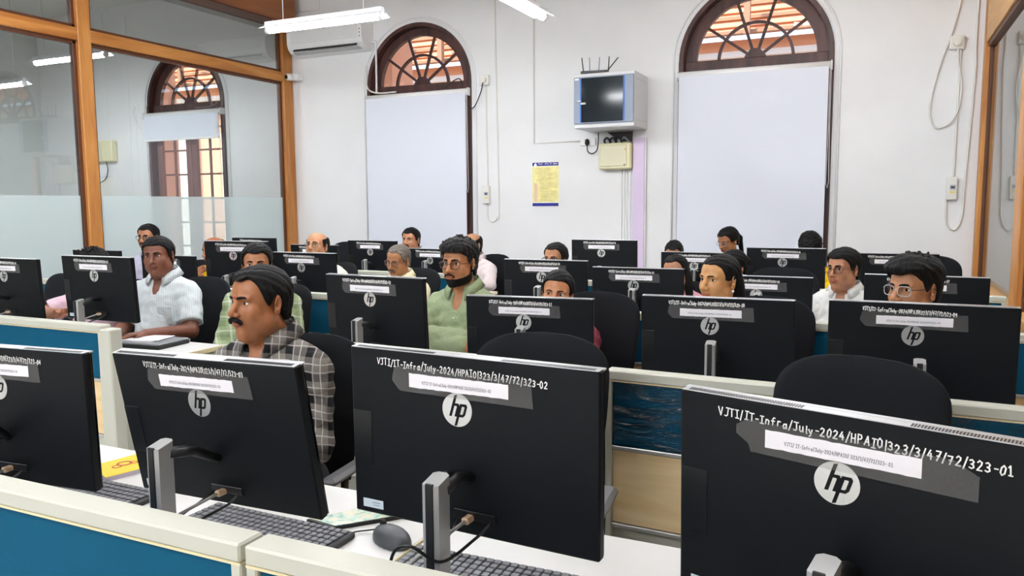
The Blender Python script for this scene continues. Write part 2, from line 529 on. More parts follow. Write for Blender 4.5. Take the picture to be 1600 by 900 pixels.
def batten(x, y, z, along, label, rods=True, ztop=ZC):
    root = empty('tube_light', (x, y, z), 0 if along == 'x' else PI / 2)
    tag(root, label, 'light', 'LED batten lights hanging in the room')
    mb = MB()
    sec = [(-.028, .012), (-.022, .055), (.022, .055), (.028, .012)]
    L = 1.16
    vs = [(-L / 2, a, b) for a, b in sec] + [(L / 2, a, b) for a, b in sec]
    mb.add(vs, [(0, 1, 2, 3), (7, 6, 5, 4), (0, 4, 5, 1), (1, 5, 6, 2), (2, 6, 7, 3), (3, 7, 4, 0)])
    # reflector wings
    for s in (-1, 1):
        mb.add([(-L / 2 - .01, s * .03, .02), (L / 2 + .01, s * .03, .02), (L / 2 + .01, s * .085, -.005), (-L / 2 - .01, s * .085, -.005),
                (-L / 2 - .01, s * .03, .014), (L / 2 + .01, s * .03, .014), (L / 2 + .01, s * .085, -.011), (-L / 2 - .01, s * .085, -.011)],
               [(0, 1, 2, 3), (4, 7, 6, 5), (0, 4, 5, 1), (3, 2, 6, 7), (0, 3, 7, 4), (1, 5, 6, 2)])
    for s in (-1, 1): mb.tube([(s * .46, -.0305, .034), (s * .46, -.027, .034)], .007, 8); mb.tube([(s * .42, -.0305, .034), (s * .42, -.027, .034)], .007, 8)
    mb.build('lamp_body', m_lampbody, root, fix=True)
    mb = MB(); mb.tube([(-L / 2 + .01, 0, -.012), (L / 2 - .01, 0, -.012)], .027, 14); mb.build('diffuser', m_led, root)
    for s in (-1, 1): MB().tube([(s * L / 2, 0, -.012), (s * (L / 2 - .03), 0, -.012)], .0285, 14).build('end_cap', m_whitep, root)
    if rods:
        for s in (-1, 1): MB().tube([(s * .4, 0, .05), (s * .4, 0, ztop - z)], .004, 6).build('hanging_rod', m_lampbody, root)
    return root


batten(-4.13, 5.27, 3.02, 'x', 'white LED batten hanging before the air conditioner, left of the two in view')
batten(-2.45, 5.30, 3.02, 'y', 'white LED batten at the top edge of the picture, pointing to the back wall')
for k, (x, y, a) in enumerate(((-5.6, 2.2, 'x'), (-3.4, 1.6, 'x'), (-1.2, 2.0, 'x'), (-.5, 5.7, 'x'), (-.2, 3.2, 'y'), (-5.2, 3.9, 'x'), (-3.2, 3.7, 'y'), (-4.6, -.8, 'x'), (-1.6, -1.0, 'x'))):  # unseen battens added high up for even light, one for the right wall
    batten(x, y, 3.75, a, 'white LED batten added high in the room to even out the light, out of the picture')
for x, y, a in ((-5.2, -1.9, 'x'), (-3.3, -2.2, 'x'), (-1.4, -2.2, 'x'), (.0, -1.0, 'y'), (-2.4, -.6, 'x')):  # unseen lamps added to throw more light on camera-facing surfaces
    batten(x, y, 2.95, a, 'white LED batten added behind the camera for more front light, out of the picture')
batten(-7.98, 5.86, 3.15, 'x', 'bright LED batten in the next room, right behind the wooden post of the left partition')
batten(-9.68, 6.10, 3.0, 'x', 'LED batten in the next room at the left edge of the picture')
batten(-9.2, 2.2, 3.4, 'x', 'LED batten added to brighten the next room, out of the picture')  # unseen lamp, added because the next room came out too dark
batten(1.6, 5.2, 3.2, 'y', 'white LED batten in the passage beyond the right glass')
# ================================================================ desks and screens between the rows
ZD = .77
m_beige = mat('beige_powder_coat', 'C6C7BA', .45, bump=.02, bscale=200)
m_desk = mat('white_laminate', 'E2E2E0', .38, bump=.02, bscale=300)
m_alu = mat('aluminium_trim', 'D2D2CE', .3, .6)
m_band = mat('cream_edge_band', 'E3D5AE', .5)
m_teal = mat('teal_fabric', '004F6C', .85, bump=.25, bscale=700, vary=.08, vscale=350, spec=.2)
m_lam = wood_mat('pale_oak_laminate', 'E4C48C', 'F3DBAE', 'x', 9, .45)
m_black = mat('black_plastic', '101114', .5)
m_wrap = None


def wrap_mat():
    m = bpy.data.materials.new('clear_wrapping_film'); m.use_nodes = True
    nt = m.node_tree; nt.nodes.clear()
    out = nt.nodes.new('ShaderNodeOutputMaterial'); tr = nt.nodes.new('ShaderNodeBsdfTransparent'); tr.inputs[0].default_value = (1, 1, 1, 1)
    gl = nt.nodes.new('ShaderNodeBsdfGlossy'); gl.inputs['Roughness'].default_value = .18
    fr = nt.nodes.new('ShaderNodeFresnel'); fr.inputs[0].default_value = 1.42
    tc = nt.nodes.new('ShaderNodeTexCoord'); mp = nt.nodes.new('ShaderNodeMapping'); mp.inputs['Scale'].default_value = (.5, 1, 1.6)
    n = nt.nodes.new('ShaderNodeTexNoise'); n.inputs['Scale'].default_value = 7; n.inputs['Detail'].default_value = 4; n.inputs['Distortion'].default_value = 1.6
    bp = nt.nodes.new('ShaderNodeBump'); bp.inputs['Strength'].default_value = 1; bp.inputs['Distance'].default_value = .05
    mx = nt.nodes.new('ShaderNodeMixShader')
    L = nt.links.new
    L(tc.outputs['Object'], mp.inputs[0]); L(mp.outputs[0], n.inputs['Vector']); L(n.outputs['Fac'], bp.inputs['Height'])
    L(bp.outputs[0], gl.inputs['Normal']); L(bp.outputs[0], fr.inputs['Normal'])
    L(fr.outputs[0], mx.inputs[0]); L(tr.outputs[0], mx.inputs[1]); L(gl.outputs[0], mx.inputs[2]); L(mx.outputs[0], out.inputs[0])
    return m


def desk_screen(x0, x1, yc, label, group, film=False, yaw=0., endpost=False):
    w = x1 - x0; cx = (x0 + x1) / 2
    root = empty('desk_screen', (cx, yc, 0), yaw)
    tag(root, label, 'partition', group)
    T = .055; h = w / 2 - .003
    for s in (-1, 1): MB().box((s * (h - .012), 0, .48), (.024, T, .95), .003).build('side_post', m_beige, root)
    if endpost: MB().box((h + .035, .0, .487), (.07, .07, .974), .006).build('end_post', m_beige, root)
    cp = MB(); cp.box((0, 0, .973), (2 * h, T + .004, .034), .004); cp.build('top_cap', m_beige, root)
    MB().box((0, 0, .9535), (2 * h - .002, T + .0005, .0045)).build('cap_groove', m_band, root)
    iw = 2 * h - .048
    MB().box((0, 0, .843), (iw, T - .014, .226), .005).build('fabric_panel', m_teal, root)
    MB().box((0, 0, .722), (iw, T - .002, .014), .002).build('aluminium_strip', m_alu, root)
    MB().box((0, 0, .585), (iw, T - .016, .258), .003).build('wood_panel', m_lam, root)
    MB().box((0, 0, .447), (iw, T - .002, .014), .002).build('aluminium_strip', m_alu, root)
    MB().box((0, .006, .255), (iw, T - .03, .37), .003).build('base_panel', m_beige, root)
    MB().box((0, 0, .036), (iw, T - .004, .06), .003).build('skirting', m_beige, root)
    if film:
        global m_wrap
        m_wrap = m_wrap or wrap_mat()
        f = MB(); nx, nz = 40, 10; rnd = random.Random(int(abs(cx) * 100))
        vs = []
        for j in range(nz + 1):
            for i in range(nx + 1):
                vs.append((-iw / 2 + iw * i / nx, -T / 2 + .004 - .004 * rnd.random(), .735 + .215 * j / nz))
        f.add(vs, [(j * (nx + 1) + i, j * (nx + 1) + i + 1, (j + 1) * (nx + 1) + i + 1, (j + 1) * (nx + 1) + i) for j in range(nz) for i in range(nx)], 0, True)
        f.build('wrapping_film', m_wrap, root)
    return root


def desk(x0, x1, y0, label, group, yaw=0., depth=.7, pivot=None):
    w = x1 - x0; cx = (x0 + x1) / 2
    root = empty('desk', (cx, y0, 0), yaw); tag(root, label, 'desk', group)
    MB().box((0, depth / 2, ZD - .0125), (w - .006, depth, .025), .003).build('worktop', m_desk, root)
    mb = MB(); 
    MB().box((w / 2 - .002, depth / 2, ZD - .0125), (.005, depth, .024), .001).build('edge_band', m_band, root)
    for s in (-1, 1): MB().box((s * (w / 2 - .03), depth / 2 + .0, (ZD - .027) / 2), (.025, depth - .08, ZD - .027), .003).build('side_panel', m_beige, root)
    MB().box((0, .06, ZD - .2), (w - .09, .02, .3), .002).build('modesty_panel', m_beige, root)
    MB().box((0, .16, ZD - .075), (w - .1, .1, .06), .004).build('cable_tray', m_alu, root)
    return root


GS = 'teal desk screens standing in rows'; GD = 'white desks standing in rows behind the teal screens'
ROWS = [
    # x0, x1, screen y, yaw, film, endpost, where
    (-2.36, -.942, .973, 0, False, False, 'nearest row, left half at the bottom left corner'),
    (-.938, .70, .973, 0, False, False, 'nearest row, right half along the bottom edge'),
    (-4.75, -3.33, 2.545, 0, False, True, 'second row, left of the aisle with a beige end post'),
    (-2.36, -.83, 2.575, -.045, True, False, 'second row, left half, its fabric wrapped in clear film'),
    (-.826, .70, 2.505, -.045, True, False, 'second row, right half, its fabric wrapped in clear film'),
    (-6.25, -4.79, 4.04, 0, False, False, 'third row, by the left glass partition'),
    (-4.787, -3.10, 4.04, 0, False, True, 'third row, behind the man in the green checked shirt'),
    (-2.36, -.83, 3.95, -.02, False, False, 'third row, behind the woman hidden up to her eyes'),
    (-.826, .70, 3.92, -.02, False, False, 'third row, in front of the man in glasses and white shirt'),
    (-6.25, -4.79, 5.59, 0, False, False, 'back row, by the left glass partition'),
    (-4.787, -3.10, 5.59, 0, False, True, 'back row, behind the grey haired man in the cream shirt'),
    (-2.36, -.83, 5.46, -.02, False, False, 'back row, in front of the right arched window, left half'),
    (-.826, .70, 5.43, -.02, False, False, 'back row, in front of the right arched window, right half'),
]
for x0, x1, y, yaw, film, ep, wh in ROWS:
    desk_screen(x0, x1, y, 'teal desk screen, ' + wh, GS, film, yaw, ep)
    desk(x0, x1, y + .042, 'white desk, ' + wh.replace(', its fabric wrapped in clear film', ', behind the film wrapped screen'), GD, yaw)

# ================================================================ stroke lettering
G = {
    'V': [[(0, 1), (.3, 0), (.6, 1)]], 'J': [[(.15, 1), (.7, 1)], [(.45, 1), (.45, .15), (.3, 0), (.05, .05)]],
    'T': [[(0, 1), (.6, 1)], [(.3, 1), (.3, 0)]], 'I': [[(.05, 1), (.5, 1)], [(.28, 1), (.28, 0)], [(.05, 0), (.5, 0)]],
    '/': [[(0, -.15), (.35, 1.15)]], '|': [[(.15, -.15), (.15, 1.15)]], '-': [[(.08, .45), (.42, .45)]],
    'n': [[(.05, .6), (.05, 0)], [(.05, .4), (.25, .6), (.45, .45), (.45, 0)]],
    'f': [[(.5, .95), (.35, 1), (.22, .85), (.22, 0)], [(.02, .55), (.45, .55)]],
    'r': [[(.08, .6), (.08, 0)], [(.08, .4), (.25, .6), (.42, .55)]],
    'a': [[(.45, .6), (.15, .55), (.02, .25), (.15, 0), (.4, .15), (.45, .6), (.48, 0)]],
    'u': [[(.03, .6), (.05, .12), (.2, 0), (.42, .15), (.45, .6), (.47, 0)]],
    'l': [[(.1, 1), (.1, .1), (.2, 0)]],
    'y': [[(.03, .6), (.22, .1)], [(.45, .6), (.2, -.2), (.03, -.3)]],
    '2': [[(.03, .8), (.2, 1), (.45, .85), (.42, .6), (.02, 0), (.5, 0)]],
    '0': [[(.25, 1), (.05, .75), (.03, .25), (.22, 0), (.45, .2), (.47, .75), (.25, 1)]],
    '4': [[(.35, 1), (.02, .35), (.5, .35)], [(.38, .65), (.38, 0)]],
    'H': [[(.05, 1), (.05, 0)], [(.5, 1), (.5, 0)], [(.05, .5), (.5, .5)]],
    'P': [[(.05, 0), (.05, 1), (.4, .95), (.48, .7), (.35, .5), (.05, .48)]],
    'A': [[(0, 0), (.27, 1), (.55, 0)], [(.1, .35), (.44, .35)]],
    'O': [[(.28, 1), (.05, .75), (.03, .25), (.25, 0), (.5, .2), (.53, .75), (.28, 1)]],
    '3': [[(.05, .9), (.25, 1), (.45, .8), (.35, .55), (.2, .5), (.42, .42), (.47, .15), (.25, 0), (.02, .1)]],
    '7': [[(.02, 1), (.5, 1), (.2, 0)], [(.15, .5), (.42, .5)]],
    '1': [[(.1, .8), (.27, 1), (.27, 0)], [(.08, 0), (.46, 0)]],
    '9': [[(.45, .7), (.25, .5), (.05, .65), (.08, .9), (.3, 1), (.45, .8), (.42, .3), (.3, 0)]],
    '8': [[(.25, .52), (.05, .75), (.25, 1), (.45, .75), (.25, .52), (.03, .25), (.25, 0), (.48, .25), (.25, .52)]],
    '5': [[(.45, 1), (.1, 1), (.07, .6), (.35, .6), (.48, .3), (.3, 0), (.03, .05)]],
    '6': [[(.4, 1), (.1, .6), (.03, .25), (.2, 0), (.45, .15), (.4, .45), (.1, .4)]],
    'b': [[(.05, 1), (.05, 0), (.35, .02), (.45, .3), (.3, .55), (.05, .45)]],
    'C': [[(.5, .85), (.28, 1), (.05, .7), (.05, .3), (.28, 0), (.5, .15)]],
    'e': [[(.05, .32), (.45, .35), (.3, .6), (.08, .45), (.08, .12), (.25, 0), (.45, .1)]],
    'o': [[(.25, .6), (.05, .4), (.08, .1), (.25, 0), (.45, .2), (.42, .5), (.25, .6)]],
    't': [[(.2, .95), (.2, .1), (.35, 0)], [(.02, .6), (.4, .6)]], 's': [[(.4, .55), (.1, .55), (.08, .35), (.38, .25), (.35, .02), (.03, .03)]],
    'E': [[(.5, 1), (.05, 1), (.05, 0), (.5, 0)], [(.05, .5), (.4, .5)]], 'R': [[(.05, 0), (.05, 1), (.4, .95), (.45, .65), (.05, .5), (.5, 0)]],
    'S': [[(.45, .9), (.2, 1), (.05, .78), (.42, .35), (.3, 0), (.03, .08)]], 'i': [[(.1, .6), (.1, 0)]], 'h': [[(.05, 1), (.05, 0)], [(.05, .4), (.25, .6), (.45, .45), (.45, 0)]],
}


def ink(mb, text, x0, y0, x1, y1, h, pen, off, rnd=None, m=0):
    """strokes written from (x0,y0) to (x1,y1) in the flat (a, b) plane, b up"""
    adv = {'/': .52, '|': .38, '-': .58, ' ': .4, 'l': .38, 'I': .66, 'i': .3}
    ws = [adv.get(c, .72) for c in text]; tot = sum(ws)
    L = math.hypot(x1 - x0, y1 - y0); sx = L / tot; ca, sa = (x1 - x0) / L, (y1 - y0) / L
    t = 0
    for c, w in zip(text, ws):
        j = (lambda a: rnd.uniform(-a, a)) if rnd else (lambda a: 0)
        jy, js, jr = j(.1), 1 + j(.1), j(.12)
        for st in G.get(c, []):
            P = []
            for a, b in st:
                a2, b2 = (a + b * jr) * sx * .90, (b * js + jy) * h
                P.append((x0 + (t * sx + a2) * ca - b2 * sa, y0 + (t * sx + a2) * sa + b2 * ca))
            for k in range(len(P) - 1):
                (ax, ay), (bx, by) = P[k], P[k + 1]
                dx, dy = bx - ax, by - ay; l = math.hypot(dx, dy) or 1e-9
                nx, ny = -dy / l * pen / 2, dx / l * pen / 2; ex, ey = dx / l * pen * .35, dy / l * pen * .35
                o = off + .00002 * (k % 3)
                mb.add([(ax - ex + nx, ay - ey + ny, o), (ax - ex - nx, ay - ey - ny, o), (bx + ex - nx, by + ey - ny, o), (bx + ex + nx, by + ey + ny, o)], [(0, 1, 2, 3)], m)
        t += w


# ================================================================ all-in-one computers
PW, PH = .54, .347
m_case = mat('computer_case', '0B0E12', .5, bump=.05, bscale=900, spec=.2)
m_silver = mat('silver_edge', 'C9CBCE', .32, .55)
m_column = mat('stand_silver', 'B2B3B2', .42, .5)
m_chrome = mat('logo_metal', 'E6E6E4', .28, .75)
m_port = mat('port_cover', '0C0D10', .3)
m_tape = glass_mat('clear_tape', (.95, .95, .95), 1.4, .35, .16, (.75, .75, .73))
m_paper = mat('paper_label', 'F2EFF4', .7)
m_inkgrey = mat('printed_grey', '85858A', .8)
m_chalk = mat('white_marker', 'F4F4F0', .6)
m_screen = mat('screen_glass', '050608', .08)
m_cable = mat('black_cable', '0E0F11', .45)
m_lan = mat('grey_network_cable', 'A7A9A6', .5)
m_stick = mat('pale_blue_sticker', 'CBD9E2', .5)


def computer(x, y, ztop, yaw, tilt, roll, num, label, detail=1, scrawl=0, cables=True):
    """y is the rear face at the top of the panel; all writing sits on that face"""
    root = empty('all_in_one_computer', (x, y, ZD), math.radians(yaw))
    tag(root, label, 'computer', 'black all-in-one computers seen from behind')
    t, r = math.radians(tilt), math.radians(roll)
    u2 = Vector((0, -math.sin(t), math.cos(t))); ex = Vector((1, 0, 0))
    e = ex * math.cos(r) + u2 * math.sin(r); u3 = -ex * math.sin(r) + u2 * math.cos(r)
    nr = e.cross(u3)          # towards the viewer
    top = Vector((0, 0, ztop - ZD))
    T = lambda p: tuple(top + e * p[0] + u3 * p[1] + nr * p[2])
    h = -PH
    body = MB(T)
    body.box((0, h / 2, -.011), (PW, PH, .022), .0035)
    body.build('case', m_case, root)
    sv = MB(T)
    sv.box((0, -.001, -.0245), (PW, .004, .012), .001)
    sv.box((0, -.0002, -.009), (PW - .006, .0016, .018), .0004)
    sv.build('silver_edge', m_silver, root)
    sc = MB(T); sc.box((0, h / 2, -.0255), (PW - .004, PH - .004, .007), .002); sc.build('screen', m_screen, root)
    if detail:
        vt = MB(T)
        for k in range(44):
            for s in (-1, 1): vt.box((s * (.075 + k * .0042), .0009, -.009), (.0022, .0008, .012))
        v = vt.build('vent_grille', m_port, root); v['kind'] = 'stuff'
    pc = MB(T); pc.box((-PW / 2 + .026, h * .54, .0006), (.046, PH * .33, .0016), .0007); pc.build('port_cover', m_port, root)
    # stand: column with a dark slot, arm, foot
    zc = 1.072 - ZD
    yr = -.125
    col = MB()
    seg = 7
    sec = [(-.017, .0), (-.0085, -.004), (.0085, -.004), (.017, .0), (.017, .036), (.0085, .042), (-.0085, .042), (-.017, .036)]
    vs = [(a, yr + b, .006) for a, b in sec] + [(a, yr + b, zc - .012 + b * .25) for a, b in sec]
    n = len(sec)
    fs = [tuple(range(n))[::-1], tuple(range(n, 2 * n))] + [(i, (i + 1) % n, (i + 1) % n + n, i + n) for i in range(n)]
    col.add(vs, fs); c_ = col.build('stand_column', m_column, root, fix=True)
    sl = MB(); sl.box((0, yr - .0035, (zc - .012) / 2 + .003), (.0165, .005, zc - .012), .001); sl.build('column_slot', m_black, c_)
    arm = MB()
    a0 = Vector((0, yr + .03, zc - .03)); a1 = top + u3 * (h * .66) + nr * .006
    for dx in (-.011, .011):
        arm.tube([a0 + Vector((dx, 0, 0)), a0.lerp(a1, .5) + Vector((dx, 0, .012)), a1 + Vector((dx, 0, 0))], .0105, 8)
    arm.build('stand_arm', m_black, root)
    ft = MB(); ft.box((0, -.06, .004), (.19, .16, .008), .003); ft.build('stand_foot', m_column, root)
    # logo: pale disc, dark slanted letters
    lg = MB(T); cx, cz, R = -.019, h * .296, .0325
    ns = 36
    vs = [(cx + R * math.cos(2 * PI * k / ns), cz + R * math.sin(2 * PI * k / ns), .0002) for k in range(ns)] + \
         [(cx + R * math.cos(2 * PI * k / ns), cz + R * math.sin(2 * PI * k / ns), .0011) for k in range(ns)]
    lg.add(vs, [tuple(range(ns, 2 * ns))] + [(k, (k + 1) % ns, (k + 1) % ns + ns, k + ns) for k in range(ns)])
    lo = lg.build('round_logo', m_chrome, root)
    lt = MB(T)
    sh = lambda a, b: (cx + (a + b * .3) * R, cz + b * R)
    def bar(pts, o=.0014):
        P = [sh(a, b) for a, b in pts]; lt.add([(p[0], p[1], o) for p in P], [tuple(range(len(P)))])
    bar([(-.42, -.40), (-.24, -.40), (-.24, .93), (-.42, .89)])
    bar([(-.26, .40), (-.26, .24), (-.10, .24), (-.06, .20), (-.06, -.40), (.11, -.40), (.11, .26), (.0, .40)], .00145)
    bar([(.10, .40), (.10, -.96), (.27, -.93), (.27, .40)], .0015)
    bar([(.25, .40), (.25, .24), (.42, .24), (.46, .20), (.46, -.20), (.42, -.24), (.25, -.24), (.25, -.40), (.52, -.40), (.63, -.26), (.63, .26), (.52, .40)], .00155)
    lt.build('logo_letters', m_case, lo)
    # taped paper label
    rnd = random.Random(num * 7 + 3)
    la, lb = -.234 * PW, .17 * PW
    if detail != 2:
        tp = MB(T); a0_, a1_ = -.30 * PW + rnd.uniform(-.008, .008), .225 * PW + rnd.uniform(0, .02)
        pts = [(a0_, h * .093), (a0_ + .01, h * .08), (a1_, h * .088), (a1_ + .004, h * .235), (a0_ + .012, h * .228), (a0_ - .006, h * .17)]
        if num == 1: pts = [(a0_ - .012, h * .12), (a0_ + .006, h * .085), (a1_, h * .10), (a1_ + .03, h * .15), (a1_ + .03, h * .25), (a0_ + .012, h * .235), (a0_ + .008, h * .2), (a0_ - .012, h * .16)]
        tp.add([(a, b, .0018) for a, b in pts], [tuple(range(len(pts)))[::-1]]); tp.build('clear_tape', m_tape, root)
    pl = MB(T)
    n = 24; topl = [(la + (lb - la) * i / n, h * .12 + rnd.uniform(-.0006, .0006)) for i in range(n + 1)]
    botl = [(la + (lb - la) * i / n, h * .2 + rnd.uniform(-.0006, .0006)) for i in range(n + 1)]
    vs = [(a, b, .0024) for a, b in topl] + [(a, b, .0024) for a, b in botl]
    pl.add(vs, [(i, i + n + 1, i + n + 2, i + 1) for i in range(n)])
    pp = pl.build('paper_label', m_paper, root)
    pt = MB(T); ink(pt, 'VJTI/ IT-Infra/July-2024/HPAIO/ 323/3/47/72/323- %02d' % num, la + .03, h * .175, lb - .035, h * .175, .0055, .0009, .0028)
    pt.build('printed_code', m_inkgrey, pp)
    hw = MB(T); sag = rnd.uniform(-.003, .006)
    yy0, yy1 = (h * .088, h * .118 - sag) if num in (1, 2) else (h * .078, h * .088 - sag)
    u0, u1 = {1: (-.375, .37), 2: (-.375, .319), 3: (-.314, .235), 4: (-.31, .25)}.get(num, (-.31, .19))
    ink(hw, 'VJTI/IT-Infra/July-2024/HPAIO|323/3/47/72/323-%02d' % num, u0 * PW, yy0, u1 * PW, yy1, .0125 if num < 3 else .0115, (.0019 if num < 3 else .0016) if num < 5 else .0022, .0012, rnd)
    hw.build('handwritten_code', m_chalk, root)
    if scrawl:
        hs = MB(T); ink(hs, 'PC', -.02, h * .40, .02, h * .40, .022, .003, .0012, rnd); ink(hs, 'I/', -.02, h * .30, .02, h * .30, .022, .003, .0012, rnd)
        hs.build('white_scrawl', m_chalk, root)
    st = MB(T); st.box((-.414 * PW, h * .937, .0008), (.05, .018, .0008), .0003)
    sto = st.build('sticker', m_stick, root)
    s2 = MB(T); s2.box((-.414 * PW + .008, h * .93, .0013), (.02, .0016, .0003)); s2.box((-.414 * PW + .008, h * .945, .0013), (.016, .0012, .0003)); s2.build('sticker_print', m_inkgrey, sto)
    # ports and cables
    pr = MB(T); pr.box((.02, h * .875, .009), (.09, .018, .003), .001); pr.build('port_strip', m_port, root)
    if cables:
        pz = top + u3 * (h * .885) + nr * .012
        def cab(pts, rr, mt, nm): MB().tube(catmull(pts, 7), rr, 7).build(nm, mt, root)
        plug = MB(); plug.box((pz.x + .012, pz.y - .008, pz.z), (.016, .026, .013), .003); plug.build('network_plug', mat('clear_plug', 'C8A98A', .3), root)
        dy = -.155
        cab([(pz.x + .012, pz.y - .02, pz.z), (pz.x - .02, dy * .85, pz.z - .03), (-.055, dy, pz.z - .06), (-.125, -.135, .10), (-.165, -.11, .05), (-.15, -.06, .008)], .0036, m_lan, 'network_cable')
        cab([(pz.x + .06, pz.y - .004, pz.z), (pz.x + .045, pz.y - .04, pz.z - .02), (.02, -.125, pz.z - .035), (-.02, dy - .005, pz.z + .0), (-.055, dy - .01, pz.z - .02), (-.066, dy - .01, .09), (-.045, dy, .045), (-.02, -.14, .01)], .003, m_cable, 'power_cable')
        cab([(pz.x - .01, pz.y - .004, pz.z), (pz.x - .03, -.09, .10), (-.06, -.13, .05), (-.09, -.12, .02), (-.13, -.08, .008)], .002, m_cable, 'usb_cable')
    return root


COMPS = [
    (-.023, 1.196, 1.245, -14.2, 2.4, -.6, 1, 'large black computer at the bottom right, code ending in 01', 1),
    (-.693, 1.275, 1.265, -2.2, 1.1, -.4, 2, 'black computer at the bottom centre, code ending in 02', 1),
    (-1.322, 1.224, 1.222, -.2, 9.7, 1.2, 3, 'tilted black computer before the man in plaid shirt, code ending in 03', 1),
    (-1.975, 1.21, 1.204, 6.2, 1.6, -.2, 4, 'black computer cut off at the lower left corner, code ending in 04', 1),
    (.129, 2.771, 1.229, -.3, 2, 0, 9, 'black computer in front of the young man in clear framed glasses, second row', 1),
    (-.523, 2.850, 1.210, 3.0, 2, 0, 10, 'black computer in front of the woman with the pink hair clip', 1),
    (-1.283, 2.90, 1.173, 7.0, 2, 0, 11, 'black computer hiding a woman up to her eyes, second row', 1),
    (-1.999, 2.838, 1.241, -4.2, 3, 0, 12, 'black computer left of the bearded man in green shirt', 1),
    (-3.781, 2.847, 1.287, -.1, 3, 0, 13, 'black computer in front of the white striped shirt man', 0),
    (-4.515, 2.83, 1.262, 1.0, 2, 0, 14, 'black computer at the left edge of the picture, second row', 0),
    (.212, 4.270, 1.192, -2.9, 2, 0, 17, 'black computer behind the spiky hair of the young man at the right', 0),
    (-.578, 4.44, 1.150, .2, 2, 0, 18, 'black computer right behind the woman with the pink hair clip', 0),
    (-1.263, 4.413, 1.178, 1.9, 2, 0, 19, 'black computer in front of the long haired woman, third row', 0),
    (-1.820, 4.36, 1.215, .2, 2, 0, 20, 'black computer just behind the woman hidden up to her eyes', 0),
    (-3.603, 4.302, 1.226, -.2, 3, 0, 21, 'black computer in front of the balding man in glasses', 0),
    (-4.15, 4.23, 1.301, 5.0, 3, 0, 22, 'black computer behind the head of the man in green checks', 0),
    (-4.90, 4.30, 1.179, 2.0, 2, 0, 23, 'black computer right behind the head of the white striped shirt man', 0),
    (-5.725, 4.322, 1.203, .9, 2, 0, 24, 'black computer behind the hair of the man in pink shirt', 0),
    (.106, 5.95, 1.199, 4.0, 2, 0, 25, 'black computer in the back row at the right, before an empty chair', 0),
    (-.602, 5.93, 1.225, .1, 2, 0, 26, 'black computer below the dark haired head bent down, back row', 0),
    (-1.226, 5.88, 1.184, -1.5, 2, 0, 27, 'black computer with white scrawl under its label, back row', 0),
    (-1.956, 5.893, 1.267, -1.2, 2, 0, 28, 'black computer in the back row right of the wall poster', 0),
    (-3.556, 5.95, 1.165, -4.0, 2, 0, 29, 'black computer in the back row left of the bearded young man', 0),
    (-4.145, 5.890, 1.232, -1.8, 2, 0, 30, 'black computer under the left blind in the back row', 0),
    (-4.810, 5.90, 1.183, 1.0, 2, 0, 31, 'black computer beside the wooden corner post, behind the balding man', 0),
    (-5.572, 5.93, 1.239, 1.4, 2, 0, 32, 'black computer in the back row before the frosted glass', 0),
]
for c in COMPS:
    computer(*c[:8], detail=c[8], scrawl=(c[6] == 27))

# ================================================================ office chairs
m_fab = mat('black_chair_fabric', '121418', .9, bump=.3, bscale=900, spec=.25)
m_arm = mat('grey_arm_pad', '6E6F72', .5)
m_hid = mat('chair_plastic', '1B1B1D', .45)


